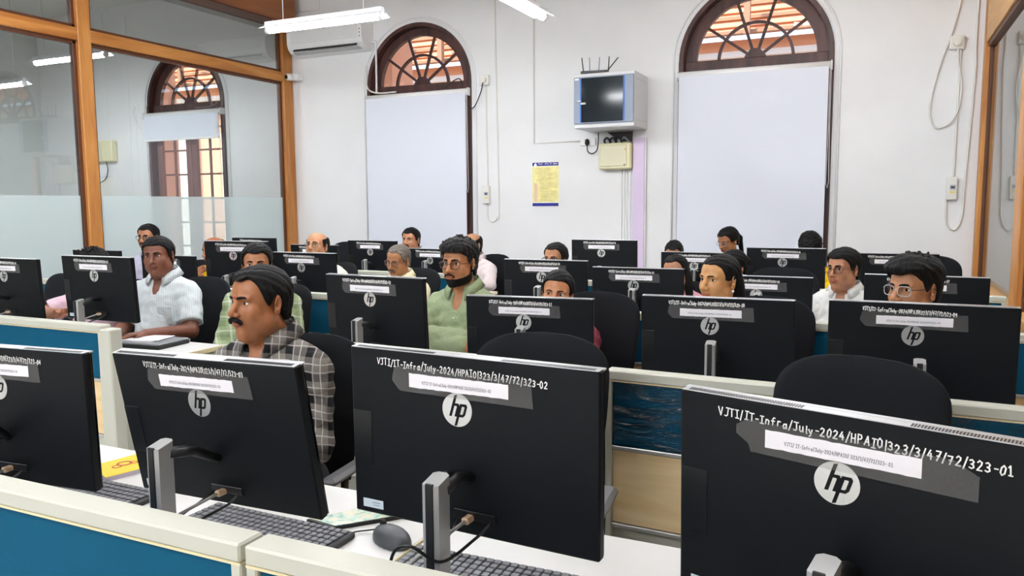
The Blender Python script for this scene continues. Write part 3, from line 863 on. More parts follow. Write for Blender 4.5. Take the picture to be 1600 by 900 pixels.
def make_chair(zt=1.10, w=.45):
    root = empty('office_chair')
    # backrest: rounded shield, slightly hollow
    zb = .56; H = zt - zb; nx, nz = 16, 22
    def hw(t):
        a = .36 + .14 * math.sin(min(t, .7) / .7 * PI / 2)
        if t > .76: a = .5 * (1 - ((t - .76) / .24) ** 2.7) ** (1 / 2.7)
        return max(a * w, .012 * w)
    fr, bk = [], []
    for j in range(nz + 1):
        t = 1 - (1 - j / nz) ** 1.6; a = hw(t)
        lean = .045 * t - .03 * math.sin(t * PI)
        for i in range(nx + 1):
            s = -1 + 2 * i / nx
            edge = (1 - abs(s) ** 4) * (1 - (max(0, t - .8) / .2) ** 4) * (1 if t > .05 else .4)
            x = s * a; yy = lean - .035 * (s * s) * (a / w)
            fr.append((x, yy - .004 - .016 * edge, zb + H * t)); bk.append((x, yy + .006 + .018 * edge, zb + H * t))
    N = len(fr); fs = []
    for j in range(nz):
        for i in range(nx):
            a = j * (nx + 1) + i
            fs.append((a, a + 1, a + nx + 2, a + nx + 1)); fs.append((N + a, N + a + nx + 1, N + a + nx + 2, N + a + 1))
    for j in range(nz):
        a = j * (nx + 1); fs.append((a, a + nx + 1, N + a + nx + 1, N + a)); a += nx; fs.append((a, N + a, N + a + nx + 1, a + nx + 1))
    for i in range(nx):
        fs.append((i, N + i, N + i + 1, i + 1)); a = nz * (nx + 1) + i; fs.append((a, a + 1, N + a + 1, N + a))
    bkm = MB(); bkm.add(fr + bk, fs, 0, True); bkm.build('backrest', m_fab, root)
    st = MB(); nr, na = 6, 28; vs = []; fs = []
    prof = [(0, .015), (.6, .02), (.9, .012), (1, -.012), (.98, -.04), (.0, -.045)]
    for rr, z in prof:
        for k in range(na):
            a = 2 * PI * k / na; ca, sa = math.cos(a), math.sin(a)
            q = (abs(ca) ** 3 + abs(sa) ** 3) ** (-1 / 3)
            vs.append((.235 * rr * q * ca, -.235 + .235 * rr * q * sa, .47 + z))
    for i in range(len(prof) - 1):
        for k in range(na): fs.append((i * na + k, i * na + (k + 1) % na, (i + 1) * na + (k + 1) % na, (i + 1) * na + k))
    st.add(vs, fs, 0, True); st.build('seat', m_fab, root)
    MB().tube(catmull([(0, -.08, .43), (0, .03, .46), (0, .055, .58), (0, .035, .72)], 5), .018, 8).build('back_bracket', m_hid, root)
    for s in (-1, 1):
        MB().tube([(s * .17, -.2, .42), (s * .235, -.19, .45), (s * .24, -.18, .64)], .014, 8).build('arm_bracket', m_hid, root)
        MB().box((s * .242, -.18, .655), (.055, .24, .03), .012).build('armrest', m_arm, root)
    MB().lathe((0, -.22, 0), [(.028, .1), (.028, .26), (.018, .26), (.018, .42), (.07, .43), (.07, .44), (0, .44)], 14).build('gas_column', m_hid, root)
    b = MB(); 
    b.lathe((0, -.22, 0), [(0, .125), (.045, .125), (.045, .075), (0, .075)], 12)
    for k in range(5):
        a = 2 * PI * k / 5 + .3
        b.tube([(0, -.22, .105), (.27 * math.cos(a), -.22 + .27 * math.sin(a), .075)], [.024, .014], 7)
    b.build('star_base', m_hid, root)
    for k in range(5):
        a = 2 * PI * k / 5 + .3; x, y = .275 * math.cos(a), -.22 + .275 * math.sin(a)
        MB().tube([(x - .018 * math.sin(a), y + .018 * math.cos(a), .029), (x + .018 * math.sin(a), y - .018 * math.cos(a), .029)], .029, 12).build('castor', m_hid, root)
    return root


CH = [
    # x, y (backrest), yaw, scale z, label
    (-.965, 2.27, .12, 1.035, 'empty black office chair behind the bottom centre computer'),
    (-.035, 2.27, -.22, 1.03, 'empty black office chair behind the large computer at the bottom right'),
    (-1.885, 2.27, .12, .98, 'black office chair of the man in plaid shirt'),
    (-1.29, 3.80, -.05, 1.0, 'big black office chair beside the woman hidden up to her eyes'),
    (-4.02, 3.80, .05, .99, 'black office chair of the man in white striped shirt'),
    (-5.47, 3.84, -.1, .965, 'empty black office chair left of the man in pink shirt'),
    (-4.70, 3.82, .1, .95, 'black office chair of the man in pink shirt'),
    (-3.30, 3.80, -.25, .97, 'black office chair of the man in green checked shirt'),
    (-.47, 3.80, .0, 1.012, 'black office chair of the woman with the pink hair clip'),
    (-1.93, 3.78, .0, .95, 'black office chair hidden behind the bearded man in green shirt'),
    (.14, 3.70, .0, .95, 'black office chair hidden behind the young man in clear framed glasses'),
    (-.55, 5.30, .0, 1.03, 'black office chair in the third row below the dark haired head'),
    (-1.2, 5.32, .0, .93, 'black office chair of the long haired woman, third row'),
    (-4.02, 5.28, -.35, .985, 'black office chair of the balding man in glasses'),
    (-3.27, 5.27, -.2, .96, 'black office chair of the grey haired man in cream shirt'),
    (-5.62, 5.34, .15, .965, 'black office chair next to the man in yellow shirt'),
    (-5.13, 6.86, .05, 1.06, 'empty tall black office chair under the left edge of the left blind'),
    (-3.40, 6.88, -.35, .97, 'black office chair of the bald man in pale shirt by the wall'),
    (.36, 6.80, .1, 1.035, 'empty black office chair in the back row at the far right'),
]
chair0 = make_chair()
for i, (x, y, a, sz, lab) in enumerate(CH):
    o = chair0 if i == 0 else copy_tree(chair0)
    o.location = (x, y, 0); o.rotation_euler = (0, 0, a); o.scale = (1, 1, sz)
    tag(o, lab, 'chair', 'black office chairs at the desks')

# ================================================================ things on the desks
m_key = mat('grey_keycap', '6A6C71', .5)
m_kb = mat('keyboard_body', '26282B', .5)


def keyboard(x, y, yaw, label):
    root = empty('keyboard', (x, y, ZD), yaw); tag(root, label, 'keyboard', 'grey keyboards behind the nearest screens')
    MB().box((0, 0, .008), (.44, .135, .016), .004).build('keyboard_body', m_kb, root)
    k = MB(); rnd = random.Random(4)
    for r in range(6):
        xx = -.21
        while xx < .205:
            w = .016
            if r == 0 and abs(xx + .02) < .012: w = .09
            if xx + w > .213: break
            k.box((xx + w / 2, -.053 + r * .0205, .0185), (w, .0165, .005), .0015); xx += w + .0032
    o = k.build('keys', m_key, root); o['kind'] = 'stuff'
    return root


keyboard(-1.31, 1.392, -.02, 'grey keyboard under the tilted computer with code 03')
keyboard(-1.94, 1.392, .0, 'grey keyboard between the two computers at the lower left')
keyboard(-.70, 1.395, .02, 'grey keyboard under the bottom centre computer with code 02')

ms = empty('mouse', (-1.0, 1.47, ZD), 1.2); ms.scale = (1.12, 1.12, 1.12); tag(ms, 'dark grey mouse on the desk between two nearest computers', 'mouse')
mb = MB(); vs = []; fs = []; nu, nv = 20, 8
for j in range(nv + 1):
    ph = PI / 2 * j / nv
    for i in range(nu):
        a = 2 * PI * i / nu; rr = math.cos(ph)
        vs.append((.031 * rr * math.cos(a) * (1 - .12 * math.sin(a)), .055 * rr * math.sin(a), .002 + .034 * math.sin(ph) ** .8))
for j in range(nv):
    for i in range(nu): fs.append((j * nu + i, j * nu + (i + 1) % nu, (j + 1) * nu + (i + 1) % nu, (j + 1) * nu + i))
fs.append(tuple(range(nu))[::-1]); mb.add(vs, fs, 0, True); mb.build('mouse_shell', mat('mouse_grey', '4C4F54', .4), ms)
MB().tube([(-.0035, .028, .033), (.0035, .028, .033)], .008, 12).build('scroll_wheel', m_black, ms)
MB().tube(catmull([(0, .054, .012), (-.01, .075, .006), (-.04, .09, .004), (-.09, .06, .004), (-.12, .0, .004)], 8), .0018, 6).build('mouse_cable', m_cable, ms)
MB().tube([(0, .052, .0145), (0, .005, .0365)], .0007, 4).build('button_seam', m_black, ms)


def quad_slab(name, cs, z, t, mats, label, cat, border=0.):
    """flat thing lying on the desk, corner points cs in order"""
    cx = sum(p[0] for p in cs) / 4; cy = sum(p[1] for p in cs) / 4
    root = empty(name, (cx, cy, z)); tag(root, label, cat)
    q = [(p[0] - cx, p[1] - cy) for p in cs]
    MB().prism(q, 0, t, plane='xy').build('cover', mats[0], root, fix=True)
    k = 1 - border
    MB().prism([(a * k, b * k) for a, b in q], t, t + .0012, plane='xy').build('face', mats[1], root, fix=True)
    return root, q


def multi_mat(name, cols, scale, rough=.25):
    m, nt, b = nodes_of(name)
    tc = nt.nodes.new('ShaderNodeTexCoord'); n = nt.nodes.new('ShaderNodeTexNoise'); n.inputs['Scale'].default_value = scale; n.inputs['Distortion'].default_value = 1.5
    cr = nt.nodes.new('ShaderNodeValToRGB'); els = cr.color_ramp.elements
    for i, c in enumerate(cols):
        e = els[i] if i < 2 else els.new(.5)
        e.position = .3 + .4 * i / (len(cols) - 1); e.color = (*lin(c), 1)
    nt.links.new(tc.outputs['Object'], n.inputs['Vector']); nt.links.new(n.outputs['Fac'], cr.inputs[0]); nt.links.new(cr.outputs[0], b.inputs['Base Color'])
    b.inputs['Roughness'].default_value = rough
    return m


m_pad = multi_mat('landscape_print', ['3F6B50', '7FA98C', 'C5CFBF', 'D8B98A'], 22)
quad_slab('picture_frame', [(-1.255, 1.480), (-1.165, 1.468), (-1.04, 1.61), (-1.13, 1.66)], ZD, .009, [m_black, m_pad], 'flat black edged green picture pad lying on the desk', 'picture pad', .07)
yb, q = quad_slab('notebook', [(-2.10, 1.53), (-1.97, 1.475), (-1.93, 1.62), (-2.07, 1.67)], ZD, .012, [mat('lilac_pages', 'D8CFE2', .7), mat('yellow_cover', 'F2D411', .45)], 'yellow notebook with red print on the desk at the lower left', 'notebook', .0)
mb = MB(); 
for k, (a, b, s) in enumerate(((-.01, .01, .022), (.008, .03, .012), (-.005, -.02, .014))):
    mb.lathe((a, b, .0135), [(s, 0), (s, .0006), (s * .7, .0008), (s * .7, 0)], 14)
mb.build('red_print', mat('red_print', 'D2553A', .6), yb)

lp = empty('laptop', (-3.72, 3.12, ZD), .1); tag(lp, 'closed dark laptop with papers on top, on the desk by the beige end post', 'laptop')
MB().box((0, 0, .010), (.34, .24, .020), .004).build('laptop_base', m_black, lp)
MB().box((0, 0, .026), (.335, .235, .011), .004).build('laptop_lid', mat('laptop_grey', '8C8E92', .35, .3), lp)
pp = empty('paper_stack', (-3.76, 3.13, ZD + .0318), .16); tag(pp, 'white papers lying on the closed laptop', 'papers')
for k in range(2): MB().box((k * .012, k * .008, .0012 + k * .0026), (.21, .17, .0022), .0004, 0, Matrix.Rotation(k * .12, 3, 'Z')).build('sheet', m_paper, pp)

# ================================================================ things on the walls
# rack cabinet
rk = empty('network_cabinet', (-2.50, YB - .004, 2.30)); tag(rk, 'white wall mounted network cabinet with dark glass door and blue edges', 'cabinet')
m_rack = mat('rack_white', 'DCDDDF', .4, bump=.03, bscale=300); m_rgrey = mat('rack_grey', '8A97AB', .4); m_blue = mat('blue_strip', '2F6FD0', .4)
D = .48
b = MB(); b.box((0, -D / 2, .265), (.62, D, .53), .006); b.build('cabinet_body', m_rack, rk)
for z in (.07, .46): MB().box((.311, -D / 2, z), (.004, D - .05, .006), .001).build('side_groove', m_alu, rk)
dr = MB(); dr.box((0, -D - .010, .268), (.612, .02, .455), .004); dro = dr.build('door', m_rgrey, rk)
for s in (-1, 1): MB().box((s * .222 + (-.012), -D - .021, .268), (.014, .006, .43), .002).build('blue_edge', m_blue, dro)
MB().box((-.012, -D - .021, .268), (.43, .005, .43), .001).build('door_glass', mat('smoked_glass', '0A1A22', .08), dro)
MB().box((-.25, -D - .026, .262), (.045, .012, .014), .004).build('latch', m_whitep, dro)
MB().box((-.205, -D - .027, .237), (.055, .012, .018), .004).build('lock', m_whitep, dro)
MB().box((-.275, -D - .022, .475), (.04, .003, .018), .001).build('badge', m_whitep, dro)
# router
rt = empty('wifi_router', (-2.64, 7.66, 2.8315), .12); tag(rt, 'black router with five aerials on top of the network cabinet', 'router')
MB().box((0, 0, .022), (.27, .15, .028), .008).build('router_body', mat('router_black', '17191B', .3), rt)
for k, (x, dx, y) in enumerate(((-.125, -.02, .03), (-.07, -.005, .07), (.02, .01, .07), (.12, .01, .06), (.125, .11, -.02))):
    MB().tube([(x, y, .03), (x + dx, y, .19 - abs(dx) * .3)], [.006, .005], 7).build('aerial', m_rgrey if k in (1, 2) else m_black, rt)
# plug and lead under the cabinet
pg = empty('power_plug', (-2.83, YB - .012, 2.20)); tag(pg, 'black plug and lead below the left end of the network cabinet', 'plug')
MB().box((0, 0, 0), (.17, .022, .075), .004).build('socket_plate', m_whitep, pg)
MB().lathe((0, -.03, -.01), [(0, .045), (.022, .03), (.024, -.01), (.01, -.03), (0, -.03)], 12).build('plug_body', m_black, pg)
MB().tube(catmull([(0, -.03, -.035), (.01, -.03, -.10), (.06, -.03, -.125), (.11, -.03, -.09), (.125, -.03, .0), (.125, -.03, .09)], 8), .006, 7).build('plug_lead', m_cable, pg)
# distribution box
db = empty('distribution_box', (-2.512, YB - .003, 1.905)); tag(db, 'cream electrical distribution box below the network cabinet', 'electrical box')
m_cream = mat('cream_plastic', 'E3DDB4', .45)
MB().box((0, -.045, .135), (.350, .09, .27), .014).build('box_body', m_cream, db)
MB().box((-.01, -.093, .137), (.285, .012, .215), .006).build('box_door', mat('cream_door', 'DAD7B8', .4), db)
MB().lathe((.11, -.10, .045), [(0, .006), (.006, .006), (.006, -.006), (0, -.006)], 8).build('knob', m_black, db)
MB().box((.115, -.1, .2), (.012, .003, .02), .001).build('warning_mark', mat('orange_mark', 'D08A2A', .5), db)
for k in range(4):
    x = -.115 + k * .062
    o = MB().tube(catmull([(x, -.04, .268), (x - .01, -.045, .30), (x + .015, -.05, .325), (x + .045, -.06, .31), (x + .055 + .03 * (k == 3), -.04, .27)], 6), .011, 8).build('corrugated_conduit', [mat('conduit_black', '202224', .6), mat('conduit_grey', '8B9096', .6)][k == 3], db)
cp = MB(); cp.prism([(-.1, .385), (.17, .385), (.165, .285), (.07, .285), (-.02, .33)], -.012, -.03); cp.build('dark_recess_plate', m_black, db, fix=True)
# lilac duct and thin conduits
ld = empty('lilac_duct', (-2.268, YB - .003, .5)); tag(ld, 'lilac vertical duct board running down the wall beside the cream box', 'duct')
MB().box((0, -.02, .86), (.122, .04, 1.72), .003).build('duct_board', mat('lilac_paint', 'DCCBE6', .6), ld)
MB().box((.068, -.015, .86), (.016, .03, 1.72), .002).build('duct_side', m_rack, ld)
for k, x in enumerate((-2.46, -2.43, -2.40, -2.365)):
    o = MB().tube([(x, YB - .010, .4), (x, YB - .010, 1.915)], .007, 6).build('wall_conduit', m_whitep)
    tag(o, 'thin white conduit running down from the cream distribution box', 'conduit', 'thin conduits below the distribution box')
for pts, lab in (([(-3.455, YB - .008, 4.3), (-3.455, YB - .008, 2.21), (-2.92, YB - .008, 2.215)], 'white trunking making a corner left of the network cabinet'),
                 ([(-3.92, YB - .008, 4.2), (-3.91, YB - .008, 3.2), (-3.885, YB - .008, 1.56), (-3.91, YB - .008, 1.40), (-3.97, YB - .01, 1.355), (-4.02, YB - .01, 1.40), (-4.035, YB - .012, 1.56)], 'white cable looping up the wall right of the left window'),
                 ([(-4.035, YB - .008, 2.87), (-4.03, YB - .008, 2.3), (-4.02, YB - .008, 1.765)], 'white cable between socket and switch box right of the left window'),
                 ([(.715, YB - .010, 4.3), (.70, YB - .012, 3.4), (.695, YB - .012, 2.9), (.70, YB - .012, 2.6), (.665, YB - .012, 1.7), (.66, YB - .012, 1.45), (.63, YB - .012, 1.33), (.59, YB - .012, 1.30), (.54, YB - .012, 1.36), (.53, YB - .014, 1.565)], 'white cable running down the wall beside the right wooden post'),
                 ([(.585, YB - .010, 2.86), (.58, YB - .010, 2.3), (.575, YB - .010, 1.765)], 'thin white conduit between socket and switch box by the right post'),
                 ([(.68, YB - .012, 4.2), (.60, YB - .02, 3.5), (.52, YB - .02, 3.05), (.43, YB - .02, 2.75), (.37, YB - .02, 2.45), (.37, YB - .02, 2.3), (.42, YB - .02, 2.2), (.52, YB - .022, 2.23), (.585, YB - .025, 2.35), (.6, YB - .03, 2.55), (.565, YB - .045, 2.76), (.56, YB - .05, 2.86)], 'loose white lead hanging in a loop from the right hand socket')):
    o = MB().tube(catmull(pts, 8) if 'corner' not in lab else pts, .009 if 'lead' not in lab else .008, 6).build('wall_cable', mat('cable_white', 'E4E2DC', .5)); tag(o, lab, 'cable')


def socket(x, z, label, plug):
    s = empty('wall_socket', (x, YB - .002, z)); tag(s, label, 'socket')
    MB().box((0, -.02, 0), (.115, .04, .115), .006).build('socket_box', mat('socket_white', 'E8E6E0', .4), s)
    MB().tube([(0, -.04, .0), (0, -.075, .0)], .032, 16).build('plug_top', mat('socket_white', 'E8E6E0', .4), s)
    return s


s1 = socket(-4.045, 2.925, 'white wall socket with plug right of the left arched window', 1)
s2 = socket(.55, 2.92, 'white wall socket with plug near the right wooden post', 1)
MB().tube(catmull([(-.0, -.06, -.03), (-.03, -.06, -.14), (-.12, -.05, -.29), (-.2, -.05, -.27), (-.25, -.05, -.12), (-.29, -.04, .02), (-.36, -.03, .03), (-.5, -.03, -.05)], 8), .0065, 6).build('black_lead', m_cable, s1)
for x, z, lab in ((-4.035, 1.66, 'white switch box low on the wall right of the left window'), (.565, 1.665, 'white switch box low on the wall by the right post')):
    s = empty('switch_box', (x, YB - .002, z)); tag(s, lab, 'switch')
    MB().box((0, -.022, 0), (.085, .044, .20), .005).build('box_body', mat('socket_white', 'E8E6E0', .4), s)
    MB().box((.008, -.046, .01), (.045, .006, .04), .001).build('breaker', mat('breaker_grey', 'A9AFB8', .4), s)
    MB().box((.008, -.0505, .01), (.03, .006, .014), .001).build('toggle', mat('navy_toggle', '20283C', .4), s)
    MB().box((.008, -.0445, -.033), (.045, .003, .018), .0005).build('yellow_sticker', mat('yellow_sticker', 'E6DB86', .6), s)
# poster
ps = empty('wall_poster', (-3.321, YB - .003, 1.528)); tag(ps, 'yellow and blue printed poster taped to the wall left of the cabinet', 'poster')
PWd, PHt = .308, .475
MB().box((0, -.001, PHt / 2), (PWd + .02, .002, PHt + .012)).build('poster_sheet', mat('poster_white', 'F6F5EE', .6), ps)
MB().box((0, -.0026, PHt / 2), (PWd, .001, PHt - .09)).build('yellow_field', mat('poster_yellow', 'F0E8A0', .6, vary=.12, vscale=14), ps)
m_navy = mat('poster_navy', '16208A', .5)
MB().box((0, -.0034, PHt - .02), (PWd, .001, .036)).build('header_band', m_navy, ps)
MB().box((0, -.0034, .017), (PWd, .001, .034)).build('footer_band', m_navy, ps)
mb = MB(lambda p: (p[0], -p[2], p[1])); mb.lathe((0, 0, 0), [(0, 0)], 3) if False else None
ink(mb, 'Veermata Jijabai', -.085, PHt - .022, .145, PHt - .022, .013, .003, .0042); mb.build('header_lettering', mat('poster_white2', 'FFFFFF', .6), ps)
mb = MB(lambda p: (p[0], -p[2], p[1])); mb.add([(-.117 + .016 * math.cos(a * PI / 9), PHt - .03 + .022 * math.sin(a * PI / 9), .0045) for a in range(18)], [tuple(range(18))]); mb.build('emblem', mat('poster_white2', 'FFFFFF', .6), ps)
mb = MB(lambda p: (p[0], -p[2], p[1])); rnd = random.Random(9)
for k in range(22):
    z = PHt - .07 - k * .0165; w = rnd.uniform(.1, .24); x = -.06 if k > 10 else rnd.uniform(-.12, -.06)
    mb.box((min(x + w / 2, .14 - w / 2 + .0), z, .0042), (w, .0028, .0004))
mb.build('small_print', mat('poster_print', 'B98A55', .7), ps)
MB(lambda p: (p[0], -p[2], p[1])).box((-.115, .15, .0040), (.035, .20, .0004)).build('pink_column', mat('poster_pink', 'EBC9AE', .7), ps)

# air conditioner
ac = empty('air_conditioner', (-6.08, YB - .003, 3.37)); tag(ac, 'white split air conditioner high on the wall behind the left batten', 'air conditioner')
m_ac = mat('ac_white', 'EDEEEE', .35)
L = 1.10
sec = [(0, 0), (-.06, .0), (-.17, .03), (-.215, .075), (-.235, .13), (-.235, .26), (-.2, .31), (0, .315)]
mb = MB(); n = len(sec); vs = [(-L / 2, a, b) for a, b in sec] + [(L / 2, a, b) for a, b in sec]
mb.add(vs, [tuple(range(n)), tuple(range(2 * n - 1, n - 1, -1))] + [(i, (i + 1) % n, (i + 1) % n + n, i + n)[::-1] for i in range(n)]); mb.build('housing', m_ac, ac, fix=True)
MB().box((0, -.205, .062), (L - .16, .012, .05), .003, 0, Matrix.Rotation(-.75, 3, 'X')).build('air_outlet', m_black, ac)
MB().box((0, -.165, .022), (L - .14, .075, .008), .002, 0, Matrix.Rotation(-.2, 3, 'X')).build('louvre', mat('ac_grey', 'B9BCBF', .4), ac)
MB().box((0, -.237, .20), (L - .12, .004, .15), .001).build('front_panel', mat('ac_panel', 'E4E6E6', .25), ac)
for k in range(3): MB().box((L / 2 - .03, -.237, .14 + k * .04), (.012, .006, .02), .002).build('indicator', m_inkgrey, ac)
MB().tube(catmull([(L / 2, -.03, .1), (L / 2 + .04, -.02, .1), (L / 2 + .05, -.02, .05), (L / 2 + .045, -.02, -.5)], 6), .012, 6).build('drain_pipe', m_whitep, ac)
tr = MB().tube([(-6.75, YB - .01, 3.93), (-6.3, YB - .01, 3.93), (-6.3, YB - .01, 4.3)], .008, 6).build('wall_cable', mat('cable_white', 'E4E2DC', .5)); tag(tr, 'white trunking on the wall above the air conditioner', 'cable')

# dome camera on the corner post
dc = empty('security_camera', (-6.665, YB - .12, 3.135)); tag(dc, 'small white security camera at the top of the corner post', 'camera')
MB().box((.035, .05, 0), (.10, .12, .085), .012).build('camera_base', m_whitep, dc)
MB().tube([(-.01, .0, 0), (-.035, -.06, -.005)], [.045, .040], 20).build('camera_head', m_whitep, dc)
MB().tube([(-.0355, -.061, -.005), (-.040, -.072, -.006)], [.026, .022], 18).build('lens', mat('lens_black', '08090B', .1), dc)

# white cable hanging at the left blind, next-room box and its lead
o = MB().tube(catmull([(-5.63, YB - .02, 3.2), (-5.62, YB - .03, 2.98), (-5.56, YB - .03, 2.90), (-5.42, YB - .03, 2.87), (-5.2, YB - .04, 2.87)], 8), .010, 6).build('wall_cable', mat('cable_white', 'E4E2DC', .5)); tag(o, 'white cable curling onto the top of the left blind', 'cable')
nb = empty('distribution_box', (-10.2, YB - .003, 2.2)); tag(nb, 'cream electrical box in the next room beyond the left glass', 'electrical box')
MB().box((0, -.05, .15), (.42, .10, .30), .012).build('box_body', m_cream, nb)
MB().box((-.09, -.105, .15), (.18, .012, .24), .004).build('box_door', mat('cream_door', 'DAD7B8', .4), nb)
MB().tube(catmull([(-.0, -.03, 0), (.02, -.03, -.12), (-.03, -.03, -.24), (-.15, -.03, -.3)], 6), .007, 6).build('black_lead', m_cable, nb)
# ================================================================ people: bodies as smooth blended volumes
F32 = np.float32


class Field:
    """signed distance sampled on a rectilinear grid; blends ellipsoids and tapered limbs"""
    def __init__(s, xs, ys, zs, far=.15):
        s.x, s.y, s.z = [np.asarray(a, F32) for a in (xs, ys, zs)]
        s.f = np.full((len(s.x), len(s.y), len(s.z)), far, F32)

    def _sub(s, lo, hi):
        sl = []
        for a, l, h in zip((s.x, s.y, s.z), lo, hi):
            i0, i1 = np.searchsorted(a, l), np.searchsorted(a, h)
            if i1 - i0 < 1: return None
            sl.append(slice(i0, i1))
        return tuple(sl)

    def _pts(s, sl):
        return np.meshgrid(s.x[sl[0]], s.y[sl[1]], s.z[sl[2]], indexing='ij')

    def _mix(s, sl, d, k, op):
        a = s.f[sl]
        if op == 'add':
            h = np.clip(.5 + .5 * (a - d) / k, 0, 1); r = a * (1 - h) + d * h - k * h * (1 - h)
        elif op == 'sub':
            h = np.clip(.5 - .5 * (a + d) / k, 0, 1); r = a * (1 - h) - d * h + k * h * (1 - h)
        else:
            h = np.clip(.5 - .5 * (d - a) / k, 0, 1); r = d * (1 - h) + a * h + k * h * (1 - h)
        s.f[sl] = r

    def ell(s, c, r, k=.02, op='add', R=None, A=None):
        """ellipsoid centre c radii r; A = 4x4 frame applied to it"""
        c = Vector(c); Rm = Matrix.Identity(3) if R is None else R
        if A is not None:
            q_ = A.to_scale()[0]; c = A @ c; Rm = A.to_3x3() * (1 / q_) @ Rm; r = [v * q_ for v in r]
        m = max(r) + k + .03
        sl = s._sub([v - m for v in c], [v + m for v in c])
        if sl is None: return s
        X, Y, Z = s._pts(sl); X = X - c.x; Y = Y - c.y; Z = Z - c.z
        q = [X * Rm[0][i] + Y * Rm[1][i] + Z * Rm[2][i] for i in range(3)]
        k0 = np.sqrt(sum((q[i] / r[i]) ** 2 for i in range(3))) + 1e-6
        k1 = np.sqrt(sum((q[i] / (r[i] * r[i])) ** 2 for i in range(3))) + 1e-6
        s._mix(sl, (k0 * (k0 - 1) / k1).astype(F32), k, op); return s

    def cap(s, a, b, ra, rb, k=.02, op='add', A=None):
        a, b = Vector(a), Vector(b)
        if A is not None:
            q_ = A.to_scale()[0]; a, b = A @ a, A @ b; ra, rb = ra * q_, rb * q_
        m = max(ra, rb) + k + .03
        sl = s._sub([min(p, q) - m for p, q in zip(a, b)], [max(p, q) + m for p, q in zip(a, b)])
        if sl is None: return s
        X, Y, Z = s._pts(sl); d = b - a; L2 = max(d.length_squared, 1e-9)
        X = X - a.x; Y = Y - a.y; Z = Z - a.z
        t = np.clip((X * d.x + Y * d.y + Z * d.z) / L2, 0, 1)
        dist = np.sqrt((X - t * d.x) ** 2 + (Y - t * d.y) ** 2 + (Z - t * d.z) ** 2) - (ra + (rb - ra) * t)
        s._mix(sl, dist.astype(F32), k, op); return s

    def half(s, n, o, k=.01, op='sub'):
        """cut (or keep) the side the normal n points to, plane through o"""
        n = Vector(n).normalized()
        d = (s.x[:, None, None] - o[0]) * n.x + (s.y[None, :, None] - o[1]) * n.y + (s.z[None, None, :] - o[2]) * n.z
        s._mix((slice(None),) * 3, (-d).astype(F32), k, op); return s

    def mesh(s):
        f = s.f; S = f < 0
        n0, n1, n2 = f.shape
        cnt = np.zeros((n0 - 1, n1 - 1, n2 - 1), np.uint8)
        for i in (0, 1):
            for j in (0, 1):
                for k in (0, 1):
                    cnt += S[i:n0 - 1 + i, j:n1 - 1 + j, k:n2 - 1 + k]
        ijk = np.argwhere((cnt > 0) & (cnt < 8))
        if len(ijk) == 0: return np.zeros((0, 3)), np.zeros((0, 4), int)
        idx = np.full(cnt.shape, -1, np.int64); idx[tuple(ijk.T)] = np.arange(len(ijk))
        acc = np.zeros((len(ijk), 3)); num = np.zeros(len(ijk))
        co = (s.x, s.y, s.z)
        for ax in range(3):
            o1, o2 = [(1, 2), (0, 2), (0, 1)][ax]
            for p in (0, 1):
                for q in (0, 1):
                    a = ijk.copy(); a[:, o1] += p; a[:, o2] += q
                    b = a.copy(); b[:, ax] += 1
                    fa, fb = f[tuple(a.T)], f[tuple(b.T)]
                    m = (fa < 0) != (fb < 0)
                    t = fa[m] / (fa[m] - fb[m])
                    P = np.zeros((m.sum(), 3))
                    for c in range(3):
                        P[:, c] = co[c][a[m][:, c]] * (1 - t) + co[c][b[m][:, c]] * t if c == ax else co[c][a[m][:, c]]
                    acc[m] += P; num[m] += 1
        V = acc / num[:, None]
        Q = []
        for ax in range(3):
            o1, o2 = [(1, 2), (2, 0), (0, 1)][ax]
            sa = [slice(None)] * 3; sb = [slice(None)] * 3
            sa[ax] = slice(0, -1); sb[ax] = slice(1, None)
            A_, B_ = S[tuple(sa)], S[tuple(sb)]
            e = np.argwhere(A_ != B_)
            e = e[(e[:, o1] > 0) & (e[:, o2] > 0) & (e[:, o1] < f.shape[o1] - 1) & (e[:, o2] < f.shape[o2] - 1)]
            ins = A_[tuple(e.T)]
            def cell(d1, d2):
                c = e.copy(); c[:, o1] -= d1; c[:, o2] -= d2; return idx[tuple(c.T)]
            q = np.stack([cell(1, 1), cell(0, 1), cell(0, 0), cell(1, 0)], 1)
            q[~ins] = q[~ins][:, ::-1]
            Q.append(q)
        Q = np.concatenate(Q); Q = Q[(Q >= 0).all(1)]
        return V, Q


def np_mesh(name, V, Q, mats, parent, A=None, smooth=True, relax=0):
    if relax and len(V):
        for _ in range(relax):
            acc = np.zeros_like(V); n = np.zeros(len(V))
            for a, b in ((0, 1), (1, 2), (2, 3), (3, 0)):
                np.add.at(acc, Q[:, a], V[Q[:, b]]); np.add.at(acc, Q[:, b], V[Q[:, a]])
                np.add.at(n, Q[:, a], 1); np.add.at(n, Q[:, b], 1)
            V = V * .4 + .6 * acc / np.maximum(n, 1)[:, None]
    if A is not None:
        Am = np.array(A); V = V @ Am[:3, :3].T + Am[:3, 3]
    me = bpy.data.meshes.new(name)
    me.vertices.add(len(V)); me.vertices.foreach_set('co', V.astype(F32).ravel())
    me.loops.add(len(Q) * 4); me.loops.foreach_set('vertex_index', Q.astype(np.int32).ravel())
    me.polygons.add(len(Q)); me.polygons.foreach_set('loop_start', np.arange(0, len(Q) * 4, 4, dtype=np.int32))
    me.update(calc_edges=True)
    me.polygons.foreach_set('use_smooth', np.full(len(Q), smooth))
    if not isinstance(mats, (list, tuple)): mats = [mats]
    for m in mats: me.materials.append(m)
    o = bpy.data.objects.new(name, me); COL.objects.link(o)
    if parent is not None: o.parent = parent
    return o, V


